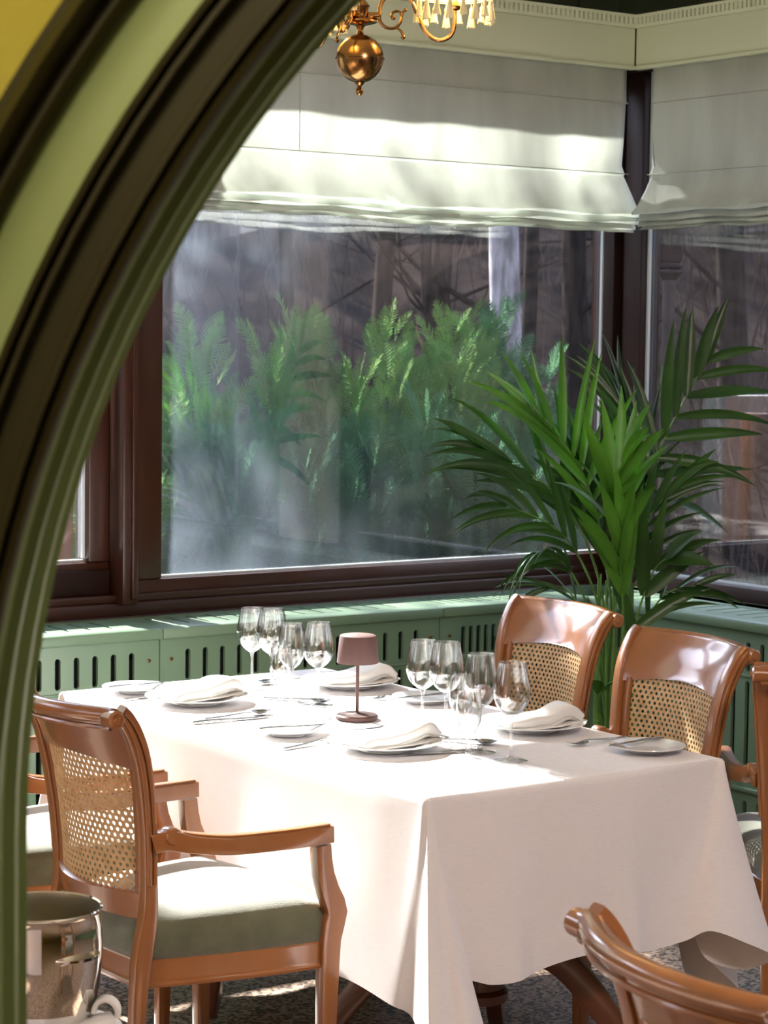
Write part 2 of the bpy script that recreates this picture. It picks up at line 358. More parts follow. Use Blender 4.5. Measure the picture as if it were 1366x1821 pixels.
# lever handle on the corner sash
h = thing('window_handle', 'small dark lever handle on the frame beside the corner post', 'handle', (5.56, 6.262, 1.62))
MB().box(-.014, .014, -.008, .004, -.05, .05, .004).build('back_plate', M['iron'], h)
MB().sweep([(0,-.005,.02),(0,-.035,.02),(0,-.04,.0),(0,-.042,-.09)], circ(.007)).build('lever', M['brass'], h)

# ---- side (right) window, plane x
def win_unit_x(name, y0, y1, z0, z1, x, label):
    f = .10
    b = MB(); b.box(x-.05, x+.05, y0-f, y1+f, z0-f, z0-.012, .006); b.box(x-.05, x+.05, y0-f, y1+f, z1, z1+f, .006)
    b.box(x-.05, x+.05, y0-f, y0-.004, z0-.012, z1, .006); b.box(x-.05, x+.05, y1+.004, y1+f, z0-.012, z1, .006)
    o = struct(b.build(name, M['dark_wood'], smooth=30), label)  # darker wood than the long window's frame; shade is put into the colour
    MB().box(x-.004, x+.004, y0-.01, y1+.01, z0-.012, z1).build('window_pane', M['pane'], o, smooth=0)
    MB().box(x-.018, x-.006, y0, y1, z0-.013, z0-.004).box(x-.018, x-.006, y1-.006, y1+.004, z0, z1).build('glazing_bead', M['gasket'], o, smooth=0)
    return o
win_unit_x('window_4', 4.69, 6.11, .862, 2.68, XG, 'side window right of the corner post, behind the palm')
win_unit_x('window_5', 2.75, 4.08, .862, 2.68, XG, 'side window out of sight on the right')
win_unit_x('window_6', 0.9, 2.5, .862, 2.68, XG, 'side window far out of sight on the right')
b = MB(); b.box(5.46, 5.64, .6, 6.15, .72, .765, .006); b.box(5.42, 5.5, .6, 6.2, .765, .80, .005); b.box(5.5,5.64,.6,6.15,2.76,2.82,.004); b.box(5.53,5.62,-3.2,.82,0,2.8)
struct(b.build('trim_5', M['frame'], smooth=30), 'dark sill rail below the side window')
# sheer curtain on the right-hand side (seen mirrored in the big window)
P = []
for i in range(60):
    y = 3.10+.70*i/59; x = 5.47+.018*math.sin(i*.9)+.006*math.sin(i*2.3)
    P.append([(x, y, .82), (x, y, 1.7), (x, y, 2.72)])
tag(MB().grid(P).build('sheer_curtain', M['sheer'], smooth=80), 'white sheer curtain hanging before the side window, mirrored in the big pane', 'curtain')

# ---- radiator covers
def slot_panel(b, length, ybands, sx0, sx1, pitch, w, plane, t=.012):
    """solid sheet with rounded slots. Coordinates (s, z); returns grid-free polygons using strips between slots"""
    xs = []; x = sx0
    while x <= sx1+1e-6: xs.append(x); x += pitch
    def put(poly): b.add([plane(s_, z_, 0) for s_, z_ in poly]+[plane(s_, z_, t) for s_, z_ in poly],
        [tuple(range(len(poly))), tuple(range(len(poly), 2*len(poly)))[::-1]]+[(i, (i+1) % len(poly), (i+1) % len(poly)+len(poly), i+len(poly)) for i in range(len(poly))])
    def rect(a, c, d, e):
        if c-a > 1e-5 and e-d > 1e-5: put([(a,d),(c,d),(c,e),(a,e)])
    zprev = 0.0
    for z0, z1 in ybands:
        rect(0, length, zprev, z0)
        # between slots
        prev = 0
        for xc in xs:
            rect(prev, xc-w/2, z0, z1); prev = xc+w/2
            for end, zc, sg in ((0, z1-w/2, 1), (1, z0+w/2, -1)):
                for side in (-1, 1):   # corner fillets
                    corner = (xc+side*w/2, zc+sg*w/2)
                    arc = [(xc+side*w/2*math.cos(a), zc+sg*w/2*math.sin(a)) for a in np.linspace(0, PI/2, 6)]
                    put([corner]+(arc if side*sg > 0 else arc))
        rect(prev, length, z0, z1)
        zprev = z1
    return zprev
def rad_cover(name, length, origin, alongx, label, s0=.10):
    ox, oy, oz = origin
    H_ = .77
    def pl(s_, z_, t_):
        return (ox+s_, oy+t_, z_) if alongx else (ox+t_, oy-s_, z_)
    o = thing(name, label, 'radiator cover', (0,0,0), 0, 'green radiator covers under the windows')
    b = MB(); bands = [(.055,.205),(.27,.60),(.632,.728)]
    n0 = s0
    zt = slot_panel(b, length-.004, bands, n0, length-n0+.01, (length-2*n0)/14., .019, pl)
    p = [pl(0,zt,0), pl(length-.004,zt,0), pl(length-.004,H_,0), pl(0,H_,0)]
    q = [pl(0,zt,.012), pl(length-.004,zt,.012), pl(length-.004,H_,.012), pl(0,H_,.012)]
    b.add(p+q, [(0,1,2,3),(7,6,5,4),(0,1,5,4),(1,2,6,5),(2,3,7,6),(3,0,4,7)])
    b.build('front_panel', M['green'], o, smooth=0)
    # rails, lip
    b = MB()
    def bx(s_0, s_1, t0, t1, z0, z1, bv=.004):
        if alongx: b.box(ox+s_0, ox+s_1, oy+t0, oy+t1, z0, z1, bv)
        else: b.box(ox+t0, ox+t1, oy-s_1, oy-s_0, z0, z1, bv)
    for nm_, a_ in (('moulding',(-.012,.004,.235,.25)), ('moulding',(-.006,.004,.613,.621,.002)), ('plinth',(-.02,.012,0,.045)), ('top_lip',(-.022,.03,.765,.80,.008))):
        b = MB(); bx(0, length, *a_); b.build(nm_, M['green'], o, smooth=40)
    # top with grille bars
    b = MB(); ga, gb, n = .07, length-.06, 13
    bx(0, length, .03, .075, .785, .798, .001); bx(0, length, .235, .27, .785, .798, .001)
    bx(0, ga, .075, .235, .785, .798, .001); bx(gb, length, .075, .235, .785, .798, .001)
    for k in range(n):
        c = ga+(gb-ga)*(k+.5)/n; bx(c-.5*(gb-ga)/n+.013, c+.5*(gb-ga)/n, .075, .235, .785, .798, .001)
    b.build('top_grille', M['green'], o, smooth=0)
    b = MB(); bx(0.01, length-.01, .045, .24, .02, .70, 0); b.build('radiator', M['black'], o, smooth=0)
    for s_ in (.04, length-.04):
        b = MB()
        if alongx: b.lathe([(0,-.003),(.006,-.002),(.006,.001)], (ox+s_, oy, .70), 10, 'Y')
        else: b.lathe([(0,-.003),(.006,-.002),(.006,.001)], (ox, oy-s_, .70), 10, 'X')
        b.build('screw', M['brass'], o)
    return o
L_ = 1.084
NAMES = ['far left, mostly behind the arch', 'left of the table, with bright sunlit grille', 'behind the back edge of the table', 'behind the table lamp and the palm, next to the corner']
for i, x0 in enumerate([3.416-2*L_, 3.416-L_, 3.416, 3.416+L_]):
    ln = L_ if i < 3 else 5.16-(3.416+L_)
    rad_cover('radiator_cover', ln, (x0, 5.95, 0), True, 'green slotted radiator cover under the long window, '+['far left, behind the arch','left of the table, sunlit grille','behind the table','by the corner behind the lamp'][i])
for i, y0 in enumerate([5.95, 5.95-L_, 5.95-2*L_]):
    rad_cover('radiator_cover', L_, (5.16, y0, 0), False, 'green slotted radiator cover under the side window, '+['behind the palm at the corner','seen past the right-hand chair','nearest the camera, out of sight'][i])
struct(MB().box(-1.2, 5.5, 6.19, 6.25, 0, .80).box(5.40, 5.5, -3.2, 6.2, 0, .80).build('baseboard_back', M['green'], smooth=0))

# ---- valance boxes with dentil trim
def valance(name, a, bnd, fixed, alongx, label):
    o = thing(name, label, 'valance')
    def B(b, s0, s1, t0, t1, z0, z1, bv=.003):
        if alongx: b.box(s0, s1, fixed+t0, fixed+t1, z0, z1, bv)
        else: b.box(fixed+t0, fixed+t1, s0, s1, z0, z1, bv)
    b = MB(); B(b, a, bnd, 0, .03, 2.657, 2.80); B(b, a, bnd, -.008, .02, 2.655, 2.668); B(b, a, bnd, 0, .30, 2.80, 2.815)
    b.build('board', M['valance'], o)
    b = MB(); B(b, a, bnd, -.004, .0, 2.80, 2.812, 0); B(b, a, bnd, -.012, 0.0, 2.836, 2.846, 0)
    n = int((bnd-a)/.0205)
    for k in range(n):
        s = a+(k+.2)*(bnd-a)/n; B(b, s, s+.0125, -.010, .001, 2.812, 2.836, 0)
    b.build('dentil_trim', M['valance'], o, smooth=0)
valance('valance', 3.0, 5.33, 5.958, True, 'pale green valance board with dentil trim over the long window')
valance('valance', .6, 5.958, 5.334, False, 'pale green valance board with dentil trim over the side window')

# ---- roman blinds
def roman(name, a, c, fixed, alongx, label, ztop, zbot, flare=.03, seed=1, seams=(2.538, 2.267), vseams=()):
    rg = random.Random(seed); o = thing(name, label, 'blind', group=None)
    def pt(s, t, z): return (s, fixed-t, z) if alongx else (fixed-t, s, z)
    # front profile (t out into the room, z), from the top down, then stacked folds
    prof = [(0, ztop), (.002, seams[0]+.03), (.006, seams[0]+.004), (.001, seams[0]-.004), (.004, seams[0]-.10), (.006, seams[1]+.03), (.014, seams[1]+.006), (.016, seams[1]), (.008, seams[1]-.006),
            (.022, seams[1]-.05), (.050, zbot+.085), (.074, zbot+.060), (.070, zbot+.052), (.036, zbot+.060), (.046, zbot+.046), (.060, zbot+.035), (.056, zbot+.028), (.028, zbot+.036),
            (.038, zbot+.026), (.048, zbot+.017), (.044, zbot+.011), (.018, zbot+.019), (.030, zbot+.008), (.036, zbot), (.014, zbot+.004), (.010, zbot+.02)]
    n = 110; P = []
    for i in range(n+1):
        s = a+(c-a)*i/n; u = i/n
        wv = .006*math.sin(s*9+seed)+.004*math.sin(s*23+1.3*seed); row = []
        for j, (t, z) in enumerate(prof):
            low = max(0, min(1, (seams[1]-z)/.12)); dz = low*(.010*math.sin(s*2.2+seed)+.005*math.sin(s*7.7+seed*2)+.003*math.sin(s*17+j*1.7))
            e = 0; edge = min(u, 1-u); sg = -1 if u < .5 else 1
            if edge < .012: e = sg*flare*low
            e2 = -sg*.016*math.exp(-((z-2.33)/.07)**2) if edge < .012 else 0
            mid = math.exp(-((z-.5*(seams[0]+seams[1]))/.10)**2)
            row.append(pt(s+e+e2, t+wv*(.25+.9*mid)+.003*low*math.sin(s*40+j), z+dz))
        P.append(row)
    MB().grid(P).build('fabric', M['blind'], o, smooth=50, solid=.0015)
    b = MB()
    for z in seams:
        path = [pt(a+(c-a)*k/60, .0075+(.012 if z == seams[1] else .002), z+.001) for k in range(61)]
        b.sweep(path, circ(.0016, 6))
    for vs in vseams: b.sweep([pt(vs, .010, z) for z in (seams[0], 2.45, 2.37, seams[1])], circ(.0013, 6))
    b.build('seam', M['seam'], o)
    b = MB()
    b.sweep([pt(a-.01 if not alongx else a, .03, zbot+.03), pt(c, .03, zbot+.03)], rrect(.012, .02)); b.build('batten', M['blind'], o)
roman('roman_blind', 3.02, 5.318, 5.985, True, 'wide pale linen roman blind over the big window', 2.80, 2.09, flare=.018, seams=(2.538, 2.290), vseams=(3.93,))
roman('roman_blind', 4.62, 5.893, 5.362, False, 'pale linen roman blind over the side window right of the corner', 2.80, 2.10, flare=.016, seed=4, seams=(2.535, 2.285))

roman('roman_blind', .55, 2.08, 6.2, True, 'added unseen linen blind over the far left window, hidden by the arch', 2.78, 1.15, seed=9, seams=(2.5, 1.9))  # unseen blind added to hold back light on the tablecloth's left side

# ================================================================== ARCH (near the camera)
AC = Vector((1.626, 0.988, 1.265)); AF = Vector((math.sin(yaw), math.cos(yaw), 0)); AR = Vector((math.cos(yaw), -math.sin(yaw), 0))
def apt(r, ang, t):   # t toward the dining room
    return AC+AR*(r*math.cos(ang))+Vector((0,0,1))*(r*math.sin(ang))+AF*t
def arch_path(r, t, n=72):
    pts = [AC+AR*r+Vector((0,0,-AC.z))+AF*t]+[apt(r, PI*k/n, t) for k in range(n+1)]+[AC-AR*r+Vector((0,0,-AC.z))+AF*t]
    return [p[:] for p in pts]
def arch_band(name, prof, m, label):
    P = [arch_path(r, t) for r, t in prof]
    o = MB().grid(P).build(name, m, smooth=50); return struct(o, label)
RI = 1.068
arch_band('trim_6', [(RI-.006,.21),(RI-.010,.185),(RI-.001,.178),(RI-.001,.150),(RI-.009,.143),(RI-.009,.125),(RI+.000,.118),(RI-.002,.060),(RI-.008,.054),(RI-.008,.040),(RI,.034),(RI,.0)], M['arch'], 'olive green inner face of the arch')
arch_band('trim_7', [(RI,0),(RI+.002,-.010),(RI+.007,-.012),(RI+.009,-.002),(RI+.013,-.012),(RI+.018,-.012),(RI+.020,-.004),(RI+.040,-.004),
    (RI+.042,-.010),(RI+.045,-.018),(RI+.049,-.018),(RI+.051,-.008),(RI+.054,-.022),(RI+.059,-.023),(RI+.061,-.004)], M['arch_dark'], 'dark olive stepped moulding around the arch opening')
arch_band('trim_8', [(RI+.061,-.004),(RI+.063,-.002),(RI+.101,-.002),(RI+.103,-.004)], M['arch_pale'], 'pale green flat band of the arch moulding')
arch_band('trim_9', [(RI+.103,-.004),(RI+.105,-.012),(RI+.112,-.016),(RI+.114,-.006),(RI+.120,-.006),(RI+.124,-.020),(RI+.132,-.026),(RI+.140,-.018),(RI+.142,-.004),(RI+.150,0)], M['arch_dark'], 'dark olive outer moulding of the arch')
# wall around the arch: front and back skins with the opening
w = MB(); ro = RI+.148
pa = arch_path(ro, 0.0); pb = arch_path(RI-.004, .21)
def outer(p, t):
    p = Vector(p); d = p-AC-AF*t; x = d.dot(AR); z = d.z
    X0, X1, Z1 = -3.4, 4.85, CEIL-AC.z
    if z < 0: return (AC+AR*(X1 if x > 0 else X0)+Vector((0,0,z))+AF*t)[:]
    k = min((X1 if x > 0 else X0)/x if abs(x) > 1e-6 else 1e9, Z1/z if z > 1e-6 else 1e9)
    return (AC+AR*x*k+Vector((0,0,z*k))+AF*t)[:]
w.grid([pa, [outer(p, 0.0) for p in pa]])
struct(MB().grid([pb, [outer(p, .21) for p in pb]]).build('wall_near', M['plaster'], smooth=0), 'dining room side of the arch wall')
struct(w.build('wall_front', M['ochre'], smooth=0), 'ochre wall pierced by the arch')
# dim lobby behind the camera
w = MB(); c0 = AR*(-2.2); c1 = AR*5.6
def lobby(s0, s1, t0, t1):
    pts = [(AC+AR*s+AF*t) for s, t in ((s0,t0),(s1,t0),(s1,t1),(s0,t1))]
    vs = [(p.x, p.y, 0) for p in pts]+[(p.x, p.y, CEIL) for p in pts]; return vs
w.add(lobby(-3.3, -3.2, -5, 0), [(0,1,2,3),(4,5,6,7),(0,1,5,4),(1,2,6,5),(2,3,7,6),(3,0,4,7)])
w.add(lobby(-3.3, 4.8, -5.1, -5), [(0,1,2,3),(4,5,6,7),(0,1,5,4),(1,2,6,5),(2,3,7,6),(3,0,4,7)])
w.add(lobby(4.75, 4.85, -5, 0), [(0,1,2,3),(4,5,6,7),(0,1,5,4),(1,2,6,5),(2,3,7,6),(3,0,4,7)])
struct(w.build('wall_lobby', M['ochre'], smooth=0), 'lobby walls behind the camera')
for nm, z0, z1, mm in (('floor_lobby',-.1,-.001,'floor'), ('ceiling_lobby',CEIL+.001,CEIL+.1,'ceiling')):
    vs = lobby(-3.3, 4.85, -5.1, .2); vs = [(v[0],v[1],z0) for v in vs[:4]]+[(v[0],v[1],z1) for v in vs[:4]]
    struct(MB().add(vs, [(0,1,2,3),(4,5,6,7),(0,1,5,4),(1,2,6,5),(2,3,7,6),(3,0,4,7)]).build(nm, M[mm], smooth=0))
# lobby ceiling lamp, warm
pl_ = AC+AR*(-1.15)+AF*(-.9)
ll = bpy.data.lights.new('lobby_lamp_light', 'POINT'); lo = bpy.data.objects.new('lobby_lamp_light', ll); COL.objects.link(lo)
lo.location = (pl_.x, pl_.y, 2.6); ll.energy = 22; ll.color = (1, .84, .52); ll.shadow_soft_size = .12

# unseen fill lamp added on the camera side to brighten the tablecloth
cl = thing('fill_lamp', 'added unseen fill lamp near the arch, above the picture', 'lamp', (2.3, .9, CEIL-.12))
MB().lathe([(0,.12),(.20,.12),(.20,.10),(.0,.10)], n=36).build('mount', M['brass'], cl)
MB().lathe([(.18,.10),(.17,.05),(.12,.01),(0,0)], n=36, cap=False).build('fill_lamp_dome', mat('fill_lamp_glow', (.9,.9,.85), .4, emis=((1,.88,.80), 6)), cl)
cd = bpy.data.lights.new('fill_lamp_light', 'POINT'); co = bpy.data.objects.new('fill_lamp_light', cd); COL.objects.link(co)
co.location = (2.3, .9, CEIL-.22); cd.energy = 80; cd.color = (1, .87, .84); cd.shadow_soft_size = .18
# ================================================================== CHAIRS
def smooth_step(t): t = max(0, min(1, t)); return t*t*(3-2*t)
BZ = [(0,-.075),(.12,-.040),(.25,-.014),(.42,0),(.52,.016),(.62,.014),(.70,.008),(.78,-.002),(.85,-.016),(.90,-.035),(.935,-.056),(.952,-.073)]
def bx_at(z):
    for (z0, x0), (z1, x1) in zip(BZ, BZ[1:]):
        if z <= z1: return x0+(x1-x0)*(z-z0)/(z1-z0)
    return BZ[-1][1]
def hw(z): return .188+.036*max(0,min(1,(z-.50)/.45))**1.2      # half width between stile centres
BUL = .055
def bsurf(y, z):
    h = hw(z)-.012
    return bx_at(z)-BUL*(1-min(1, abs(y/h))**2.0)*smooth_step((z-.44)/.12)
def chair(name, label, group):
    o = thing(name, label, 'chair', group=group)
    zs = spline([(a,b,0) for a,b in BZ], 3)
    for s in (-1, 1):
        path = [(x, s*hw(z), z) for z, x, _ in zs]
        secs = []
        for z, x, _ in zs:
            d = .030+.012*math.exp(-((z-.44)/.10)**2)-.004*(1-z); d = d+.006*smooth_step((z-.6)/.3)
            secs.append([(b_, a_) for a_, b_ in rrect(d, .030, .16)])
        b = MB(); b.sweep(path, secs, up=(1,0,0))
        # knee block above the seat and reeds on the flank of the scroll
        b.sweep([(x+.006, s*(hw(z)+.0165), z) for z, x, _ in zs if z > .56], rrect(.007, .009, .3), up=(1,0,0))
        b.sweep([(x-.008, s*(hw(z)+.0165), z) for z, x, _ in zs if z > .56], rrect(.006, .009, .3), up=(1,0,0))
        b.build('stile', M['wood'], o)
        # scroll volute closing the top
        v = MB(); c = (-.086, .940)
        v.lathe([(.0,-.021),(.014,-.021),(.019,-.017),(.019,.017),(.014,.021),(0,.021)], (c[0], s*hw(.95), c[1]), 20, 'Y')
        v.lathe([(0,-.025),(.007,-.025),(.009,-.021),(.009,.021),(.007,.025),(0,.025)], (c[0], s*hw(.95), c[1]), 14, 'Y')
        v.build('scroll', M['wood'], o)
    # crest rail: solid shaped board plus rolled top
    ny = 26; zz = [.825,.84,.86,.88,.90,.92,.935,.948,.955]
    F = []; Bk = []
    for z in zz:
        h = hw(z)-.012
        zt = z
        F.append([(bsurf(h*(2*k/ny-1), zt)+.008, h*(2*k/ny-1), (z+(.020*(1-(2*k/ny-1)**2) if z < .83 else (.008*(1-(2*k/ny-1)**2) if z < .85 else 0)))) for k in range(ny+1)])
        Bk.append([(p[0]-.017, p[1], p[2]) for p in F[-1]])
    ring = [F[i] for i in range(len(zz))]+[Bk[i] for i in reversed(range(len(zz)))]
    b = MB(); b.grid(ring+[ring[0]]); b.build('crest_board', M['wood'], o)
    path = [(bsurf(h_*(2*k/ny-1), .95)-.013, h_*(2*k/ny-1), .945) for h_ in (hw(.95),) for k in range(ny+1)]
    MB().sweep(path, circ(.0165, 16)).sweep([(p[0]-.006, p[1], p[2]-.024) for p in path], circ(.005, 8)).build('rolled_top', M['wood'], o)
    # lower back rail
    ring = []
    for z, dx in ((.512,.009),(.565,.009),(.569,.002),(.565,-.009),(.512,-.009),(.508,0)):
        h = hw(z)-.01; ring.append([(bsurf(h*(2*k/ny-1), z)+dx, h*(2*k/ny-1), z) for k in range(ny+1)])
    MB().grid(ring+[ring[0]]).build('lower_rail', M['wood'], o)
    # cane edge strips
    for s in (-1, 1):
        b = MB()
        pth = [(bsurf(s*(hw(z)-.028), z)+.004, s*(hw(z)-.028), z) for z in np.linspace(.565, .835, 12)]
        b.sweep(pth, rrect(.022, .012, .2), up=(1,0,0))
        b.build('cane_bead', M['wood'], o)
    # woven cane with real holes (staggered octagonal openings)
    b = MB(); pitch = .0158; row = .0092; j = 0; z = .570
    vs_cache = {}
    while z < .848:
        h = hw(z)-.036; n = int(2*h/pitch)+1; off = (j % 2)*pitch/2
        for i in range(-n//2-1, n//2+2):
            yc = i*pitch+off
            if abs(yc) > h: continue
            if z > .832+.018*(1-(yc/.2)**2): continue
            outer_ = [(yc+pitch/2*q, z+row*w_) for q, w_ in ((1,-.33),(1,.33),(0,1.0*.98),(-1,.33),(-1,-.33),(0,-1.0*.98))]
            inner_ = [(yc+.0047*math.cos(a), z+.0046*math.sin(a)) for a in (-PI/6, PI/6, PI/2, 5*PI/6, 7*PI/6, 3*PI/2)]
            pts = [(bsurf(y_, z_)+.002, y_, z_) for y_, z_ in outer_+inner_]
            b.add(pts, [(k, (k+1) % 6, (k+1) % 6+6, k+6) for k in range(6)])
        z += row*1.33; j += 1
    b.build('cane_panel', M['cane'], o, smooth=0, solid=.0018)
    # seat frame
    def seat_outline(n=10, grow=0):
        pts = []
        bw, fwid, d0, d1 = .186+grow, .262+grow, .0-grow, .445+grow
        for k in range(n+1): t = k/n; pts.append((d0+(d1-.02-d0)*t, -(bw+(fwid-bw)*math.sin(t*PI/2)**.9)))
        for k in range(1, n): t = k/n; pts.append((d1-.02+.035*math.sin(t*PI), -fwid+2*fwid*t))
        for k in range(n+1): t = 1-k/n; pts.append((d0+(d1-.02-d0)*t, bw+(fwid-bw)*math.sin(t*PI/2)**.9))
        for k in range(1, n): t = k/n; pts.append((d0-.012*math.sin(t*PI), bw-2*bw*t))
        return pts
    ring = []
    for z, g in ((.372,-.028),(.372,.004),(.378,.006),(.381,.002),(.384,.001),(.388,.001),(.425,.001),(.430,-.004),(.430,-.028)):
        ring.append([(x, y, z) for x, y in seat_outline(grow=g)])
    MB().grid(ring+[ring[0]], close_v=True).build('seat_frame', M['wood'], o)
    # upholstered seat
    ring = []
    for z, g in ((.415,-.02),(.430,-.001),(.445,.004),(.465,.005),(.485,.001),(.500,-.009),(.511,-.026),(.520,-.050),(.528,-.085),(.533,-.12),(.536,-.16)):
        ring.append([(x, y, z) for x, y in seat_outline(grow=g)])
    ring.append([(.215, 0, .537)]*len(ring[0]))
    b = MB(); b.grid(ring, close_v=True); b.build('seat_cushion', M['velvet'], o, smooth=60)
    # front legs with swept arm supports and arms
    for s in (-1, 1):
        pth = [(.410, s*.255, 0), (.411, s*.257, .20), (.412, s*.260, .38), (.413, s*.262, .43), (.418, s*.264, .465), (.424, s*.266, .490), (.417, s*.268, .512), (.403, s*.270, .54), (.390, s*.272, .575), (.384, s*.273, .61), (.382, s*.274, .640)]
        dd = [.026,.034,.044,.046,.052,.050,.048,.044,.041,.038,.036]
        b = MB(); b.sweep(pth, [rrect(.030 if q[2] > .1 else .024, d_, .08) for q, d_ in zip(pth, dd)], up=(1,0,0)); b.build('front_leg', M['wood'], o, smooth=25)
        pth = spline([(.012, s*(hw(.7)+.012), .690), (.045, s*(hw(.7)+.022), .697), (.09, s*.240, .684), (.17, s*.258, .668), (.27, s*.271, .661), (.36, s*.275, .661), (.402, s*.275, .662)], 5)
        pth = [(q[0],q[1],q[2]-.016*(1-smooth_step(q[0]/.3))) for q in pth]
        secs = [rrect(.028+.010*smooth_step(p[0]/.2), .036+.006*math.exp(-((p[0]-.05)/.03)**2), .10) for p in pth]
        b = MB(); b.sweep(pth, secs); b.lathe([(0,-.018),(.016,-.018),(.018,-.014),(.018,.014),(.016,.018),(0,.018)], (.048, s*(hw(.7)+.022), .690), 16, 'Y')
        b.sweep([(p[0], p[1], p[2]+.020) for p in pth[8:-1]], rrect(.024, .005, .3))
        b.build('armrest', M['wood'], o)
    return o
GC = 'cane-backed armchairs at the laid table'
c1 = chair('dining_armchair', 'cane-backed wooden armchair on the left, nearest the camera, with sun on its olive seat', GC)
c1.location = (2.195, 4.085, 0); c1.rotation_euler = (0,0,R_(0))
dup(c1, (2.20, 4.785, 0), R_(-1), 'second armchair on the left side, behind the first and partly hidden by the arch')
c3 = dup(c1, (3.970, 4.775, 0), R_(175), 'cane-backed armchair across the table, left one of two, in front of the palm')
c4 = dup(c1, (3.800, 4.08, 0), R_(173), 'cane-backed armchair across the table, right one of two, beside the bread plate corner')
c5 = dup(c1, (3.893, 3.539, 0), R_(49), 'armchair at the right picture edge, only its scroll, arm tip and seat showing'); del c5['group']
c6 = dup(c1, (1.925, 1.93, 0), R_(-10), 'blurred armchair close to the camera at lower right, only its rolled top showing'); del c6['group']

# ================================================================== TABLE
TX0, TX1, TY0, TY1, TZ = 2.701, 3.553, 3.611, 5.244, .757
t = thing('dining_table', 'long pedestal dining table with dark splayed legs under the white cloth', 'table', (3.127, 4.43, 0))
MB().box(-.415, .415, -.805, .805, .715, .745, .006).build('tabletop', M['pedestal'], t)
for cy in (-.50, .50):
    b = MB(); b.lathe([(.055,.19),(.068,.195),(.070,.215),(.060,.225),(.060,.40),(.055,.45),(.04,.47),(.04,.56),(.06,.6),(.06,.70),(.10,.715)], (-.03, cy, 0), 28)
    b.build('column', M['pedestal'], t)
    for k, a in enumerate((45, 135, 225, 315)):
        d = Vector((math.cos(R_(a)), math.sin(R_(a)), 0)); pth = [Vector((-.03, cy, 0))+d*r_+Vector((0,0,z_)) for r_, z_ in ((.04,.30),(.12,.32),(.20,.285),(.30,.17),(.36,.075),(.41,.022))]
        pth = spline([p[:] for p in pth], 4)
        MB().sweep(pth, [rrect(.040, .085-.045*(i/(len(pth)-1)), .15) for i in range(len(pth))]).build('leg', M['pedestal'], t)

# ---- tablecloth: flat top, four hanging sides, conical corner folds
A_, B_, C_, D_ = (TX0,TY0), (TX1,TY0), (TX1,TY1), (TX0,TY1)
ctl = []   # (top x,y), (hem x,y,z)
def side(p, q, nrm, zs, n, waves):
    for k in range(n):
        t_ = (k+.5)/n; x = p[0]+(q[0]-p[0])*t_; y = p[1]+(q[1]-p[1])*t_
        o_ = .030+waves*math.sin(t_*9.0+p[0]*7)+waves*.6*math.sin(t_*21+p[1])
        ctl.append(((x, y), (x+nrm[0]*o_, y+nrm[1]*o_, zs+.012*math.sin(t_*7+p[1]))))
# left side, far to near
side(D_, (A_[0], A_[1]+.12), (-1,0), .340, 9, .012)
for h in [(2.662,3.675,.318), (2.668,3.600,.305), (2.640,3.520,.23), (2.612,3.462,.172), (2.650,3.455,.168), (2.700,3.470,.185), (2.742,3.452,.170), (2.800,3.492,.205), (2.808,3.540,.24), (2.772,3.580,.33), (2.800,3.590,.365)]:
    ctl.append((A_, h))
side((A_[0]+.12, A_[1]), (B_[0]-.20, B_[1]), (0,-1), .362, 8, .010)
for h in [(3.40,3.567,.368), (3.44,3.530,.392), (3.52,3.500,.36), (3.600,3.497,.322), (3.632,3.520,.30), (3.590,3.575,.27), (3.50,3.60,.30), (3.46,3.600,.36), (3.52,3.610,.29), (3.630,3.632,.205), (3.640,3.672,.165), (3.600,3.705,.145), (3.59,3.77,.22), (3.60,3.83,.33)]:
    ctl.append((B_, h))
side((B_[0], B_[1]+.24), (C_[0], C_[1]-.1), (1,0), .350, 9, .012)
for h in [(3.58,5.24,.31), (3.62,5.33,.22), (3.64,5.30,.20), (3.58,5.27,.31), (3.50,5.275,.35)]: ctl.append((C_, h))
side((C_[0]-.1, C_[1]), (D_[0]+.1, D_[1]), (0,1), .350, 6, .012)
for h in [(2.75,5.275,.34), (2.65,5.34,.21), (2.62,5.31,.20), (2.66,5.25,.30), (2.665,5.16,.33)]: ctl.append((D_, h))
raw = [(*a, *h) for a, h in ctl]
fine = spline(raw, 7, closed=True)
rows = [[] for _ in range(19)]; cx, cy = (TX0+TX1)/2, (TY0+TY1)/2
for q in fine:
    tx, ty = min(max(q[0],TX0),TX1), min(max(q[1],TY0),TY1); hx, hy, hz = q[2:]
    ins = .010
    ix, iy = min(max(tx,TX0+ins),TX1-ins), min(max(ty,TY0+ins),TY1-ins)
    # outward direction
    d = Vector((hx-ix, hy-iy, 0)); d.normalize()
    rows[0].append((ix, iy, TZ)); rows[1].append((ix+d.x*.006, iy+d.y*.006, TZ-.0015)); rows[2].append((ix+d.x*.0105, iy+d.y*.0105, TZ-.007)); s0 = (ix+d.x*.012, iy+d.y*.012, TZ-.016)
    rows[3].append(s0)
    for k in range(1, 16):
        u_ = k/15; g = u_**1.12
        rows[3+k].append((s0[0]+(hx-s0[0])*g, s0[1]+(hy-s0[1])*g, s0[2]+(hz-s0[2])*u_))
b = MB(); b.grid(rows, close_v=True)
# flat top as rings toward the centre line
tops = [rows[0]]
for f_ in (.85, .6, .3, 0.0): tops.append([(cx+(p[0]-cx)*f_, cy+(p[1]-cy)*(f_ if f_ > 0 else 0)*1.0, TZ+.0006*math.sin(p[0]*30+p[1]*17)*(1-f_)) for p in rows[0]])
b.grid(tops, close_v=True)
tag(b.build('tablecloth', M['cloth'], smooth=70), 'long white linen tablecloth draped over the dining table, corners hanging in folds', 'tablecloth')
TT = TZ+.0012

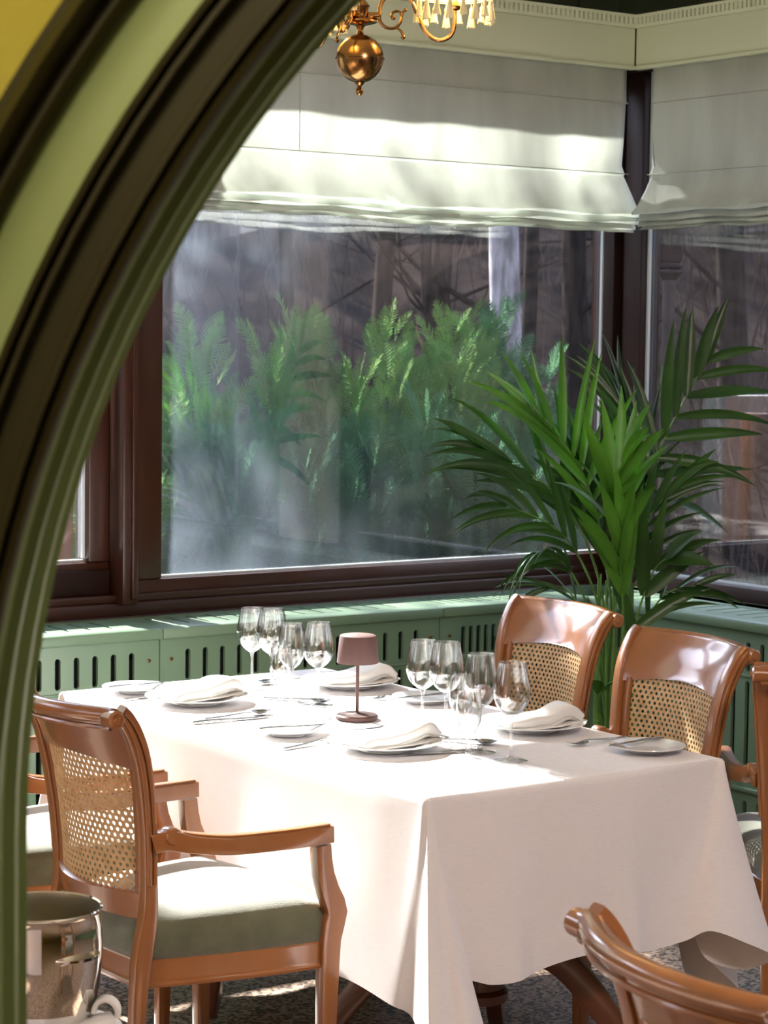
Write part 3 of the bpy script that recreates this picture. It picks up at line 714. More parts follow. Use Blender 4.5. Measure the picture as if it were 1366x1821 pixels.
# ---- plates
def lathe_obj(name, prof, m, label=None, cat=None, loc=(0,0,0), group=None, n=48, parent=None):
    o = MB().lathe(prof, (0,0,0), n, cap=False).build(name, m, parent, smooth=40)
    o.location = loc
    if label: tag(o, label, cat, group)
    return o
PLP = [(0,.003),(.055,.003),(.060,.0),(.064,.0),(.066,.004),(.082,.009),(.105,.015),(.131,.020),(.1335,.0215),(.1325,.0235),(.105,.0185),(.082,.0125),(.070,.0075),(.062,.0065),(0,.0062)]
SMP = [(r*.665, z*.75) for r, z in PLP]
plates = [('left', 2.915, 4.888, 'at the far left, overexposed in the sun'), ('l2', 2.952, 4.108, 'nearest the camera on the left side'),
          ('r1', 3.405, 4.905, 'at the far right behind the table lamp'), ('r2', 3.405, 4.128, 'before the right-hand chair')]
pl0 = None
for i, (_, x, y, lab) in enumerate(plates):
    if pl0 is None: pl0 = lathe_obj('dinner_plate', PLP, M['plate']); o = pl0
    else: o = pl0.copy(); COL.objects.link(o)
    o.location = (x, y, TT); tag(o, 'large white dinner plate under a folded napkin, '+lab, 'plate', 'white dinner plates on the table')
sp0 = None
for i, (x, y, lab) in enumerate([(2.868, 5.125, 'at the far left'), (2.868, 4.385, 'in front of the lamp'), (3.43, 4.592, 'behind the tall right-hand glasses'), (3.452, 3.765, 'at the near right corner')]):
    if sp0 is None: sp0 = lathe_obj('bread_plate', SMP, M['plate']); o = sp0
    else: o = sp0.copy(); COL.objects.link(o)
    o.location = (x, y, TT); tag(o, 'small white bread plate with a butter knife, '+lab, 'plate', 'small bread plates')

# ---- napkins: a folded band with one raised curling end
def napkin(loc, rz, label, seed, L=.215, wd=.095):
    rg = random.Random(seed); o_ = thing('folded_napkin', label, 'napkin', loc, rz, 'folded white napkins on the plates')
    b = MB(); layers = 3
    # closed outline across the width: a flattened spiral of cloth, swept along the length
    n = 26; P = []
    for i in range(n+1):
        u_ = i/n; x = (u_-.5)*L
        lift = .004+.024*smooth_step((u_-.45)/.40)-.012*smooth_step((u_-.85)/.15)
        th = .020+.008*math.sin(u_*PI)-.006*(1-smooth_step(u_/.1))-.008*smooth_step((u_-.93)/.07)
        sh = .012*math.sin(u_*2.4+seed); wv = wd*(.86+.16*u_)
        row = []
        out = [(-.50,.30),(-.515,.50),(-.50,.75),(-.44,.95),(-.2,1.02),(.1,1.05),(.38,1.0),(.47,.90),(.475,.80),(.44,.74),(.455,.68),(.50,.60),(.505,.48),(.46,.42),(.48,.36),(.515,.25),(.50,.08),(.44,.0),(.1,-.02),(-.25,0),(-.44,.04),(-.47,.16),(-.43,.23)]
        for a, c in out: row.append((x+.006*math.sin(c*5+u_*3), a*wv+sh, lift*(.55+.45*c)+c*th+.0015*math.sin(u_*17+a*6+seed)))
        P.append(row)
    b.grid(P, close_v=True); m = len(P[0]); b.f.append(tuple(range(m))[::-1]); b.f.append(tuple(n*m+k for k in range(m)))
    b.build('folded_band', M['napkin'], o_, smooth=60)
    # under fold peeking out
    P = []
    for i in range(n+1):
        u_ = i/n; x = (u_-.5)*L*.96+.012; lift = .002+.006*smooth_step((u_-.5)/.5)
        P.append([(x, a*wd*1.16+.012*math.sin(u_*2.4+seed), lift+c*.006) for a, c in ((-.5,.4),(-.49,.9),(-.3,1),(.3,1),(.49,.9),(.5,.4),(.3,0),(-.3,0))])
    b = MB(); b.grid(P, close_v=True); m = 8; b.f.append(tuple(range(m))[::-1]); b.f.append(tuple(n*m+k for k in range(m)))
    b.build('under_fold', M['napkin'], o_, smooth=60)
    return o_
NZ = TT+.0095
napkin((2.925,4.885,NZ), R_(12), 'folded white napkin in full sun on the far left plate', 1)
napkin((2.962,4.100,NZ), R_(10), 'folded white napkin on the plate nearest the camera', 2)
napkin((3.412,4.905,NZ), R_(0), 'folded white napkin on the plate behind the table lamp', 3, wd=.10)
napkin((3.415,4.120,NZ), R_(-6), 'folded white napkin with raised end on the plate before the right-hand chair', 4, wd=.085)

# ---- cutlery
def knife_mesh(L=.225):
    b = MB(); h = L*.46
    sec = lambda w_, t_: rrect(w_, t_, .3)
    pth = [(0,0,.0035),(h*.3,0,.0045),(h*.8,0,.004),(h,0,.0035),(h+.01,0,.003),(L*.6,0,.003),(L*.8,0,.003),(L*.93,.002,.003),(L,.006,.003)]
    b.sweep(pth, [sec(.010,.005),sec(.014,.006),sec(.011,.0055),sec(.008,.005),sec(.012,.003),sec(.019,.0016),sec(.020,.0014),sec(.014,.0012),sec(.003,.001)]); return b
def fork_mesh(L=.195):
    b = MB()
    pth = spline([(0,0,.003),(L*.25,0,.004),(L*.5,0,.007),(L*.66,0,.010),(L*.72,0,.008)], 4); n = len(pth)
    wd = [.012,.014,.008,.006,.018]
    ws = [np.interp(i/(n-1), [0,.25,.6,.85,1], wd) for i in range(n)]
    b.sweep(pth, [rrect(w_, .0026, .3) for w_ in ws])
    b.sweep([(L*.715,0,.008),(L*.74,0,.006),(L*.78,0,.005)], [rrect(.018,.0022,.3),rrect(.023,.0022,.3),rrect(.023,.002,.3)])
    for k in range(4):
        y = (k-1.5)*.0062
        b.sweep([(L*.775,y,.005),(L*.85,y,.004),(L*.93,y*.97,.006),(L,y*.93,.010)], [rrect(.0036,.002,.3),rrect(.0034,.002,.3),rrect(.003,.0018,.3),rrect(.001,.001,.3)])
    return b
def spoon_mesh(L=.19):
    b = MB(); pth = spline([(0,0,.003),(L*.3,0,.004),(L*.6,0,.008),(L*.72,0,.008)], 4); n = len(pth)
    b.sweep(pth, [rrect(np.interp(i/(n-1),[0,.3,.7,1],[.013,.012,.006,.008]), .0026, .3) for i in range(n)])
    P = []
    for i in range(9):
        r_ = i/8; P.append([(L*.855+L*.15*r_*math.cos(a)*(1.0), .020*r_*math.sin(a)*(1-.12*math.cos(a)), .0015+.0075*r_**2) for a in np.linspace(0,2*PI,20,endpoint=False)])
    b2 = MB(); b.grid(P, close_v=True)
    return b
KN = knife_mesh().build('table_knife', M['steel']); FK = fork_mesh().build('table_fork', M['steel']); SN = spoon_mesh().build('table_spoon', M['steel'])
sm = SN.modifiers.new('thickness', 'SOLIDIFY'); sm.thickness = .0012
used = set()
def cutlery(proto, p, q, z, label, cat, scale=1.0, dz=0, group='steel cutlery'):
    if proto.name in used: o = proto.copy(); COL.objects.link(o)
    else: o = proto; used.add(proto.name)
    o.location = (p[0], p[1], z); d = Vector((q[0]-p[0], q[1]-p[1], 0))
    o.rotation_euler = (0, dz, math.atan2(d.y, d.x)); o.scale = (scale,)*3
    return tag(o, label, cat, group)
PZ = TT+.0175
cutlery(KN, (2.745,4.625), (2.972,4.612), TT, 'steel dinner knife in front of the far left plate', 'knife')
cutlery(SN, (2.80,4.660), (3.02,4.655), TT, 'steel spoon between the far left plate and its knife', 'spoon')
cutlery(KN, (2.785,5.122), (2.965,5.128), TT+.0165, 'butter knife lying across the bread plate at the far left end', 'knife', .80)
cutlery(KN, (2.790,4.392), (2.975,4.362), TT+.0165, 'butter knife lying across the bread plate in front of the lamp', 'knife', .80)
cutlery(FK, (2.748,4.222), (2.95,4.262), TT, 'steel fork left of the nearest plate, by the table edge', 'fork')
cutlery(FK, (3.131,4.344), (2.973,4.295), TT, 'steel fork in front of the lamp base', 'fork', .95)
cutlery(KN, (3.148,4.325), (2.98,4.275), TT, 'steel knife beside the fork in front of the lamp base', 'knife', .80)
cutlery(FK, (2.775,5.02), (2.97,5.03), TT, 'steel fork between the far left plate and its bread plate', 'fork')
cutlery(SN, (3.40,5.085), (3.205,5.06), TT, 'steel spoon beyond the plate behind the lamp', 'spoon')
cutlery(SN, (3.10,4.86), (3.20,4.70), TT, 'steel spoon lying behind the wine glasses left of the lamp', 'spoon')
cutlery(FK, (3.50,4.72), (3.31,4.68), TT, 'steel fork between the two right-hand plates', 'fork')
cutlery(KN, (3.515,4.585), (3.345,4.592), TT+.0165, 'butter knife on the bread plate behind the tall glasses', 'knife', .80)
cutlery(SN, (3.10,4.17), (3.20,4.02), TT, 'steel spoon behind the foremost wine glass', 'spoon')
cutlery(KN, (3.13,3.97), (2.985,4.01), TT, 'steel knife right of the nearest plate', 'knife', .85)
cutlery(FK, (3.53,3.925), (3.335,3.905), TT, 'steel fork between the right-hand plate and its bread plate', 'fork')
cutlery(KN, (3.535,3.805), (3.365,3.795), TT+.0165, 'butter knife on the bread plate at the near right corner', 'knife', .80)
cutlery(FK, (3.07,4.07), (3.02,4.23), TT, 'steel fork lying between the nearest plate and the tall glasses', 'fork', .8)

# ---- glasses
def glass_parts(kind):
    if kind == 'wine':   # height .218
        bowl = [(.004,.098),(.012,.101),(.024,.110),(.034,.122),(.0405,.138),(.0415,.150),(.0395,.172),(.0345,.198),(.0305,.2165),(.0300,.2180),(.0292,.2165),(.0335,.198),(.0384,.172),(.0403,.150),(.0393,.138),(.0328,.1235),(.023,.1125),(.012,.1045),(0,.1025)]
        stem = [(.0375,0),(.038,.001),(.034,.0022),(.020,.004),(.010,.0068),(.0055,.013),(.0040,.025),(.0036,.055),(.0037,.080),(.0048,.093),(.008,.0985),(0,.1005)]
    elif kind == 'white':
        bowl = [(.004,.092),(.011,.096),(.022,.106),(.031,.121),(.0355,.138),(.0358,.150),(.0335,.175),(.0300,.198),(.0285,.209),(.0281,.2105),(.0274,.209),(.0289,.198),(.0324,.175),(.0346,.150),(.0343,.138),(.0298,.1225),(.021,.1085),(.011,.099),(0,.097)]
        stem = [(.0345,0),(.035,.001),(.031,.0022),(.018,.004),(.009,.0068),(.0052,.013),(.0039,.025),(.0035,.055),(.0037,.075),(.0048,.087),(.008,.0925),(0,.095)]
    else:                # short tulip tumbler on a cut stem
        bowl = [(.004,.042),(.010,.050),(.018,.066),(.0255,.086),(.0292,.106),(.0292,.124),(.0268,.146),(.0255,.1585),(.0250,.1595),(.0244,.158),(.0257,.146),(.0280,.124),(.0279,.106),(.0243,.087),(.0168,.068),(.009,.053),(0,.047)]
        stem = [(.030,0),(.0305,.0012),(.026,.0026),(.014,.0048),(.0065,.009),(.0052,.014),(.0085,.019),(.0052,.024),(.0072,.029),(.0050,.034),(.0068,.042),(0,.0445)]
    return bowl, stem
kinds = {}
def glass(kind, x, y, label, s=1.0):
    nm = {'wine':'red_wine_glass','white':'white_wine_glass','tulip':'water_glass'}[kind]
    grp = 'clear stemmed glasses on the table'
    if kind not in kinds:
        o = thing(nm, label, 'glass', (x,y,TT), 0, grp); bo, st = glass_parts(kind)
        MB().lathe(bo, (0,0,0), 40, cap=False).build('bowl', M['wineglass'], o, smooth=60)
        if kind == 'tulip':
            bm_ = MB()
            for k in range(12):
                a = 2*PI*k/12; bm_.sweep([(r_*math.cos(a+.12*i), r_*math.sin(a+.12*i), z_) for i, (r_, z_) in enumerate([(.0105,.050),(.0188,.066),(.0262,.086),(.0298,.104)])], circ(.0011, 6))
            bm_.build('cut_pattern', M['wineglass'], o)
        MB().lathe(st, (0,0,0), 32, cap=False).build('stem', M['wineglass'], o, smooth=60); kinds[kind] = o
    else: o = dup(kinds[kind], (x,y,TT), rng.random()*6, label)
    o.scale = (s,s,s); return o
glass('wine', 3.165, 5.020, 'tall empty wine glass farthest to the left at the back of the table')
glass('wine', 3.180, 4.945, 'tall empty wine glass just right of the farthest one', 1.02)
glass('white', 3.108, 4.740, 'narrower wine glass in the middle of the left cluster, behind the small cut glass')
glass('tulip', 3.045, 4.690, 'small cut-stem water glass in front of the left cluster')
glass('wine', 3.158, 4.690, 'wine glass just left of the table lamp', .99)
glass('wine', 3.180, 4.270, 'tall wine glass just right of the table lamp', 1.0)
glass('wine', 3.190, 4.190, 'tall wine glass second from the left in the right-hand cluster', 1.02)
glass('white', 3.105, 4.020, 'narrow wine glass in the middle of the right-hand cluster', .82)
glass('white', 3.118, 3.965, 'upright wine glass behind the foremost one, tallest in the right-hand cluster', 1.08)
glass('tulip', 3.035, 3.900, 'small cut-stem water glass at the front of the right-hand cluster')
glass('wine', 3.115, 3.848, 'foremost wine glass, rightmost of all, before the folded napkin', 1.02)

# ---- table lamp
l = thing('table_lamp', 'small mauve cordless table lamp with drum shade in the middle of the table', 'lamp', (3.130, 4.474, TT))
MB().lathe([(0,0),(.050,0),(.0525,.002),(.052,.009),(.049,.0125),(.010,.0145),(.006,.017),(0,.017)], n=48).build('base', M['lamp'], l)
MB().lathe([(.0042,.014),(.0042,.206),(.010,.210),(0,.212)], n=20).build('pole', M['lamp'], l)
MB().lathe([(0,.2105),(.040,.2110),(.0445,.209),(.0458,.205),(.0520,.143),(.0515,.1415),(.0500,.1425),(.0440,.204),(.040,.2085),(0,.2085)], n=48, cap=False).build('lamp_shade', M['lamp'], l)

# ================================================================== CHANDELIER
ch = thing('chandelier', 'brass chandelier with polished ball and fringed shades hanging above the table', 'chandelier', (3.077, 4.42, 2.366))
b = MB(); R0 = .0575
b.lathe([(0,-.088),(.004,-.087),(.0085,-.082),(.0095,-.076),(.006,-.069),(.0045,-.066),(.010,-.061),(.013,-.057),(.006,-.056),(0,-.055)], n=28); b.build('finial', M['brass'], ch)
b = MB(); b.lathe([(R0*math.sin(a), -R0*math.cos(a)) for a in np.linspace(.02, PI-.02, 34)], n=48); b.build('ball', M['brass'], ch)
MB().lathe([(R0-.001,-.003),(R0+.0022,-.002),(R0+.0022,.002),(R0-.001,.003)], n=48, cap=False).build('ball_seam', M['brass'], ch)
b = MB(); b.lathe([(.012,.054),(.008,.060),(.0065,.066),(.009,.072),(.013,.077),(.034,.081),(.042,.085),(.040,.090),(.024,.094),(.018,.100),(.020,.120),(.023,.124),(.020,.128),(.010,.140),(.008,.30),(.012,.32),(.008,.34),(.008,.60),(.05,.66),(.055,.684)], n=32)
b.build('column', M['brass'], ch)
def arm(az, full=True):
    d = Vector((math.cos(az), math.sin(az), 0))
    def P3(r_, z_): return (d*r_+Vector((0,0,z_)))[:]
    b = MB()
    # collar
    b.sweep([P3(.018,.101), P3(.026,.101), P3(.045,.102)], circ(.0095, 14))
    p = spline([(.047,.104),(.049,.130),(.068,.154),(.098,.158),(.122,.138),(.138,.105),(.156,.068),(.185,.048),(.214,.056),(.226,.082),(.226,.120)], 6)
    b.sweep([P3(*q[:2]) for q in p], circ(.0052, 10), up=(d.cross(Vector((0,0,1))))[:])
    q_ = spline([(.046,.104),(.048,.088),(.062,.075),(.082,.074),(.094,.084),(.099,.098),(.096,.110),(.087,.114),(.077,.110),(.074,.102),(.079,.097)], 5)
    b.sweep([P3(*q[:2]) for q in q_], circ(.0038, 8), up=(d.cross(Vector((0,0,1))))[:], scale=list(np.linspace(1.1,.8,len(q_))))
    q_ = spline([(.084,.075),(.094,.070),(.101,.062),(.103,.055)], 4); b.sweep([P3(*q[:2]) for q in q_], circ(.0034, 8), up=(d.cross(Vector((0,0,1))))[:])
    q_ = spline([(.099,.098),(.101,.110),(.108,.117)], 4); b.sweep([P3(*q[:2]) for q in q_], circ(.0032, 8), up=(d.cross(Vector((0,0,1))))[:])
    for c_, r_ in ((P3(.103,.053), .006), (P3(.108,.117), .0045), (P3(.079,.098), .006)):
        b.lathe([(0,-r_),(r_*.7,-r_*.7),(r_,0),(r_*.7,r_*.7),(0,r_)], c_, 12)
    b.lathe([(.006,0),(.016,.004),(.020,.010),(.012,.013),(.010,.02),(0,.02)], P3(.226,.118), 18)
    o = b.build('arm', M['brass'], ch)
    c_ = P3(.226, 0)
    MB().lathe([(.0,.130),(.009,.130),(.009,.175),(0,.176)], (c_[0], c_[1], 0), 14).build('candle_tube', M['candle'], o)
    s_ = MB().lathe([(.083,.150),(.081,.151),(.060,.215),(.040,.255),(.041,.255),(.061,.216)], (c_[0], c_[1], 0), 40, cap=False).build('lamp_shade', M['shade'], o, smooth=60)
    # tasselled fringe around the lower rim
    f = MB(); rg = random.Random(int(az*100)); nT = 18
    f.lathe([(.0845,.158),(.0875,.153),(.0845,.146)], (c_[0], c_[1], 0), 40, cap=False)
    for k in range(nT):
        a = 2*PI*k/nT+.1; L2 = .050+.010*(k % 2); tx_, ty_ = c_[0]+.086*math.cos(a), c_[1]+.086*math.sin(a); ox_, oy_ = math.cos(a)*.004, math.sin(a)*.004
        f.lathe([(0,.150),(.0016,.149),(.0016,.138),(.0045,.135),(.0052,.130),(.0036,.126),(.0060,.118),(.0085,.104),(.0105,.150-L2),(0,.150-L2+.002)], (tx_+ox_, ty_+oy_, 0), 10)
        for j in range(9):
            aa = rg.random()*2*PI; rb = .009+.002*rg.random()
            f.sweep([(tx_+ox_+.004*math.cos(aa), ty_+oy_+.004*math.sin(aa), .126), (tx_+ox_+rb*math.cos(aa), ty_+oy_+rb*math.sin(aa), .150-L2-.004*rg.random())], circ(.0009, 4))
    f.build('fringe', M['fringe'], o, smooth=50)
    ld = bpy.data.lights.new('bulb_light', 'POINT'); lo_ = bpy.data.objects.new('bulb_light', ld); COL.objects.link(lo_)
    lo_.location = Vector((3.077, 4.42, 2.366))+Vector(c_)+Vector((0,0,.20)); ld.energy = 1.6; ld.color = (1,.66,.32); ld.shadow_soft_size = .02
AZ0 = math.atan2(-.5814, .8135)
for k in range(3): arm(AZ0+R_(4)+k*2*PI/3)

# ================================================================== PALM
pot = thing('potted_palm', 'tall green potted palm in the room corner behind the chairs', 'plant', (4.60, 5.18, 0))
MB().lathe([(0,0),(.12,0),(.13,.02),(.165,.30),(.175,.32),(.165,.33),(.155,.32),(.15,.30),(0,.295)], n=36, cap=False).build('pot', M['pot'], pot)
MB().lathe([(0,.300),(.150,.298)], n=30, cap=False).build('soil', M['soil'], pot)
def leaflet(b, base, d, nrm, L, w_, droop, rg, curl=0.0):
    d = Vector(d).normalized(); nrm = Vector(nrm); side_ = d.cross(nrm).normalized(); n = 9; P = []
    p = Vector(base); dirn = d.copy()
    for i in range(n+1):
        u_ = i/n; wd = w_*(math.sin(PI*min(1, .06+u_*.94)**.75)**.8 if u_ < 1 else 0)
        wd = max(wd, .0006)
        sd = side_; up_ = sd.cross(dirn).normalized()
        P.append([(p-sd*wd+up_*wd*.30)[:], (p-sd*wd*.5+up_*wd*.10)[:], p[:], (p+sd*wd*.5+up_*wd*.10)[:], (p+sd*wd+up_*wd*.30)[:]])
        dirn = (dirn+Vector((0,0,-1))*droop*(.4+1.5*u_)/n+side_*curl/n).normalized(); p = p+dirn*(L/n)
    b.grid(P)
CAMR = Vector((.8135,-.5814,0)); CAMF = Vector((.58,.81,-.05))
def frond(ctrl, nl, Lmax, m, seed, start=.38, spread=62, droop=.7, wid=.0125, spread_right=None):
    rg = random.Random(seed)
    off = Vector((-4.60,-5.18,0)); base = Vector((rg.uniform(-.035,.035), rg.uniform(-.035,.035), .30))
    pts = [base[:]]+[(Vector(c)+off)[:] for c in ctrl]
    path = [Vector(p) for p in spline(pts, 12)]; N = len(path)
    b = MB(); b.sweep([p[:] for p in path], circ(.0055, 7), up=(0,1,0), scale=list(np.linspace(1.25, .30, N)))
    stem = b.build('frond_stem', M['stem'], pot)
    b = MB(); face = (CAMF*-1+Vector((rg.uniform(-.5,.5), rg.uniform(-.5,.5), rg.uniform(0,.7)))).normalized()
    for k in range(nl):
        u_ = start+(1-start)*(k+.3)/nl; i = min(N-2, int(u_*(N-1))); fpart = u_*(N-1)-i
        p = path[i].lerp(path[i+1], fpart); t_ = (path[min(i+2,N-1)]-path[max(i-1,0)]).normalized()
        sd = t_.cross(face).normalized()
        for s in (-1, 1):
            f_ = (k+.5)/nl; ang = R_((spread if s < 0 or spread_right is None else spread_right)*(1.08-.65*f_)+rg.uniform(-8,8))
            d = t_*math.cos(ang)+sd*s*math.sin(ang)+face*rg.uniform(-.12,.25)
            L = Lmax*(.62+.38*math.sin(PI*min(1,(f_*.8+.25))))*rg.uniform(.85,1.08)
            nn = (face+sd*s*.25+Vector((rg.uniform(-.3,.3),)*3)*.6).normalized()
            leaflet(b, p, d, nn, L, wid*rg.uniform(.85,1.15), droop*rg.uniform(.5,1.4), rg, rg.uniform(-.15,.15))
    b.build('frond_leaflets', m, pot, smooth=60)
FR = dict(
F1=[[4.617,5.16,.574],[4.676,5.201,1.009],[4.774,5.202,1.325],[4.949,5.15,1.663]],
F2=[[4.581,5.186,.574],[4.567,5.168,.93],[4.483,5.2,1.28],[4.332,5.267,1.486]],
F3=[[4.588,5.18,.574],[4.551,5.203,.962],[4.432,5.272,1.224],[4.232,5.388,1.362]],
F4=[[4.581,5.186,.574],[4.515,5.159,.881],[4.378,5.177,1.112],[4.175,5.229,1.21]],
F5=[[4.603,5.17,.574],[4.544,5.131,1.022],[4.488,5.069,1.236],[4.464,4.976,1.377]],
F6=[[4.624,5.155,.574],[4.63,5.158,.874],[4.678,5.129,1.139],[4.764,5.061,1.28]],
F7=[[4.617,5.16,.574],[4.694,5.208,1.008],[4.76,5.251,1.305],[4.737,5.353,1.552]],
F8=[[4.578,5.188,.574],[4.517,5.172,.81],[4.41,5.185,1.006],[4.298,5.187,1.054]],
F9=[[4.631,5.15,.575],[4.659,5.147,.75],[4.736,5.107,.909],[4.837,5.038,.945]],
F10=[[4.627,5.153,.574],[4.63,5.13,.789],[4.664,5.083,.985],[4.686,5.032,1.041]],
F11=[[4.574,5.191,.574],[4.556,5.244,.781],[4.515,5.307,.919],[4.454,5.372,.925]],
F12=[[4.568,5.19,.521],[4.526,5.162,.564],[4.5,5.125,.624],[4.482,5.08,.667]])
frond(FR['F1'], 8, .38, M['leaf'], 1, .66, 40, .35, .0185, 72)
frond(FR['F2'], 9, .36, M['leaf_y'], 2, .64, 14, .35, .013, 46)
frond(FR['F3'], 6, .38, M['leaf'], 3, .62, 20, .7, .015, 30)
frond(FR['F4'], 6, .30, M['leaf'], 4, .66, 24, 1.0, .012, 26)
frond(FR['F5'], 7, .30, M['leaf_y'], 5, .60, 24, .4, .0185, 28)
frond(FR['F6'], 7, .27, M['leaf'], 6, .60, 16, .6, .012, 30)
frond(FR['F7'], 9, .33, M['leaf'], 7, .62, 32, .6, .012, 12)
frond(FR['F8'], 4, .32, M['leaf'], 8, .70, 24, 2.6, .0105, 20)
frond(FR['F9'], 4, .24, M['leaf'], 9, .60, 24, 1.0, .011, 34)
frond(FR['F10'], 4, .28, M['leaf'], 10, .48, 30, .6, .022, 30)
frond(FR['F11'], 4, .26, M['leaf'], 11, .64, 26, .9, .0055, 26)
frond(FR['F12'], 1, .11, M['leaf_y'], 12, .62, 30, .6, .018)
frond([[4.60,5.16,.574],[4.58,5.12,.85],[4.53,5.08,1.05],[4.50,5.02,1.16]], 5, .34, M['leaf_y'], 13, .55, 20, .5, .018, 16)
frond([[4.60,5.18,.574],[4.60,5.20,.90],[4.56,5.24,1.15],[4.52,5.28,1.33]], 6, .32, M['leaf'], 14, .60, 20, .5, .018, 18)
for k in range(12):   # crowded young stems without open leaves
    rg = random.Random(50+k); b = MB(); a = rg.random()*6.28; bx0, by0 = .05*math.cos(a), .05*math.sin(a)
    pts = spline([(bx0,by0,.30),(bx0*1.3,by0*1.3,.6),(bx0*1.2+.02*rg.uniform(-1,1),by0*1.2,.9+.1*rg.random())], 5)
    b.sweep(pts, circ(.006, 7), up=(0,1,0), scale=list(np.linspace(1.2,.5,len(pts)))); b.build('young_stem', M['stem'], pot)

# ================================================================== ICE BUCKET on a draped stand
bk = thing('ice_bucket', 'polished steel ice bucket at the lower left beside the arch', 'bucket', (1.655, 3.27, .535))
prof = [(0,.0145),(.066,.0145),(.078,.018),(.086,.036),(.0945,.085),(.1000,.125),(.1010,.160),(.0990,.190),(.0965,.212),(.0985,.2165),(.1005,.219),(.0985,.2215),(.0960,.219)]
MB().lathe(prof, n=72, cap=False).build('bucket_body', M['bucket'], bk, smooth=50)
MB().lathe([(.0960,.219),(.0950,.212),(.0955,.190),(.098,.160),(.0975,.125),(.0925,.085),(.084,.037),(.076,.021),(0,.0175)], n=72, cap=False).build('lining', M['bucket_in'], bk, smooth=50)
for s in (1, -1):
    az = AZ0-R_(42) if s == 1 else AZ0-R_(42)+PI
    d = Vector((math.cos(az), math.sin(az), 0)); e = Vector((-d.y, d.x, 0))
    b = MB(); P = []
    for k in range(13):
        tt = -1+2*k/12; w_ = .030*(1-abs(tt)**3*.6); c0_ = d*(.0965)+e*(.048*tt); P.append([(c0_-d*.012*tt*tt+Vector((0,0,.148)))[:], (c0_-d*.012*tt*tt+d*(.022*(1-tt**4))+Vector((0,0,.155)))[:], (c0_-d*.012*tt*tt+d*(.023*(1-tt**4))+Vector((0,0,.151)))[:], (c0_-d*.012*tt*tt+Vector((0,0,.141)))[:]])
    b.grid(P, close_v=True); b.build('handle', M['bucket'], bk)
st = thing('serving_stand', 'small round stand under a white cloth carrying the ice bucket', 'stand', (1.655, 3.27, 0))
MB().lathe([(0,.0),(.14,0),(.14,.02),(.02,.04),(.02,.52),(.13,.535),(.13,.545),(0,.545)], n=36).build('stand_frame', M['dark_wood'], st)
P = []
for k in range(12):
    u_ = k/11; row = []
    for j in range(72):
        a = 2*PI*j/72; r_ = [.0,.10,.134,.137][k] if k < 4 else .137+.05*(k-3)/8+.014*(k-3)/8*math.sin(a*9)
        z_ = .5480 if k < 3 else .5480-.012-(.36)*(k-3)/8
        row.append((1.655+r_*math.cos(a), 3.27+r_*math.sin(a), z_))
    P.append(row)
tag(MB().grid(P, close_v=True).build('stand_cloth', M['cloth'], smooth=70), 'white cloth draped over the stand under the ice bucket', 'cloth')
# napkin knotted beside the bucket
nb = MB(); c = Vector((1.655, 3.27, .563))+CAMR*.118+Vector((-.01,-.02,0))
nb.sweep([(c+CAMR*(.020*math.cos(a)-.012)+Vector((0,0,.022+.022*math.sin(a))))[:] for a in np.linspace(-.3, PI*1.0, 14)], rrect(.009,.030,.4), up=CAMF[:])
nb.sweep([(c+Vector((0,0,.010)))[:], (c-CAMR*.06+Vector((0,-.02,.004)))[:], (c-CAMR*.11+Vector((0,-.05,-.002)))[:]], rrect(.05,.016,.4))
tag(nb.build('service_napkin', M['napkin'], smooth=60), 'white service napkin looped at the foot of the ice bucket', 'napkin')

# ================================================================== OUTSIDE
def terrain():
    b = MB(); n = 60; P = []
    for i in range(n+1):
        row = []
        for j in range(n+1):
            x = -30+75*i/n; y = -26+80*j/n
            d = max(0, y-10.5)+max(0, x-9.5)*.9+max(0,-x-9)*.5; z = -.35+.34*max(0, d-1)+.12*math.sin(x*.9)*math.sin(y*.7)*min(1, d/4)
            if -1.5 < x < 6.2 and y < 6.9: z = -.6
            if -6 < x < 6 and y < 0: z = -.6
            row.append((x, y, z))
        P.append(row)
    return b.grid(P)
o = terrain().build('ground_outside', M['litter'], smooth=60); struct(o, 'brown leaf litter slope rising behind the garden')
def tube_tree(name, path, r0, r1, m, label, branches=0, seed=0, group=None, cat='tree', bl=1.6):
    rg = random.Random(seed); o = thing(name, label, cat, path[0], 0, group); p0 = Vector(path[0])
    sp_ = spline([(Vector(p)-p0)[:] for p in path], 6); n = len(sp_)
    b = MB(); secs = [[(r*math.cos(2*PI*k/14)*(1+.10*math.sin(k*2.6+i*.7)), r*math.sin(2*PI*k/14)*(1+.10*math.sin(k*1.9+i*.9))) for k in range(14)] for i, r in enumerate(np.linspace(r0, r1, n))]
    b.sweep(sp_, secs, up=(0,1,0)); b.build('trunk', m, o, smooth=60)
    if branches:
        b = MB()
        for k in range(branches):
            i = rg.randrange(n//4, n); p = Vector(sp_[i]); a = rg.random()*2*PI
            d = Vector((math.cos(a), math.sin(a), rg.uniform(.15,.9))).normalized(); L = bl*rg.uniform(.5,1.2)
            q = [p, p+d*L*.5+Vector((0,0,rg.uniform(-.1,.1))), p+d*L+Vector((rg.uniform(-.2,.2),rg.uniform(-.2,.2),rg.uniform(0,.4)))]
            b.sweep(spline([v[:] for v in q], 4), circ(r1*.28+.004, 5), up=(.3,.9,.1), scale=list(np.linspace(1,.25,9)))
            for _ in range(3):
                s0_ = q[1].lerp(q[2], rg.random()); e = (d+Vector((rg.uniform(-1,1),rg.uniform(-1,1),rg.uniform(-.4,.8)))*.8).normalized()
                b.sweep([s0_[:], (s0_+e*L*.25)[:], (s0_+e*L*.45+Vector((0,0,.05)))[:]], circ(.005, 4), up=(.3,.9,.1), scale=[1,.6,.3])
        b.build('branches', M['twig'], o, smooth=60)
    return o
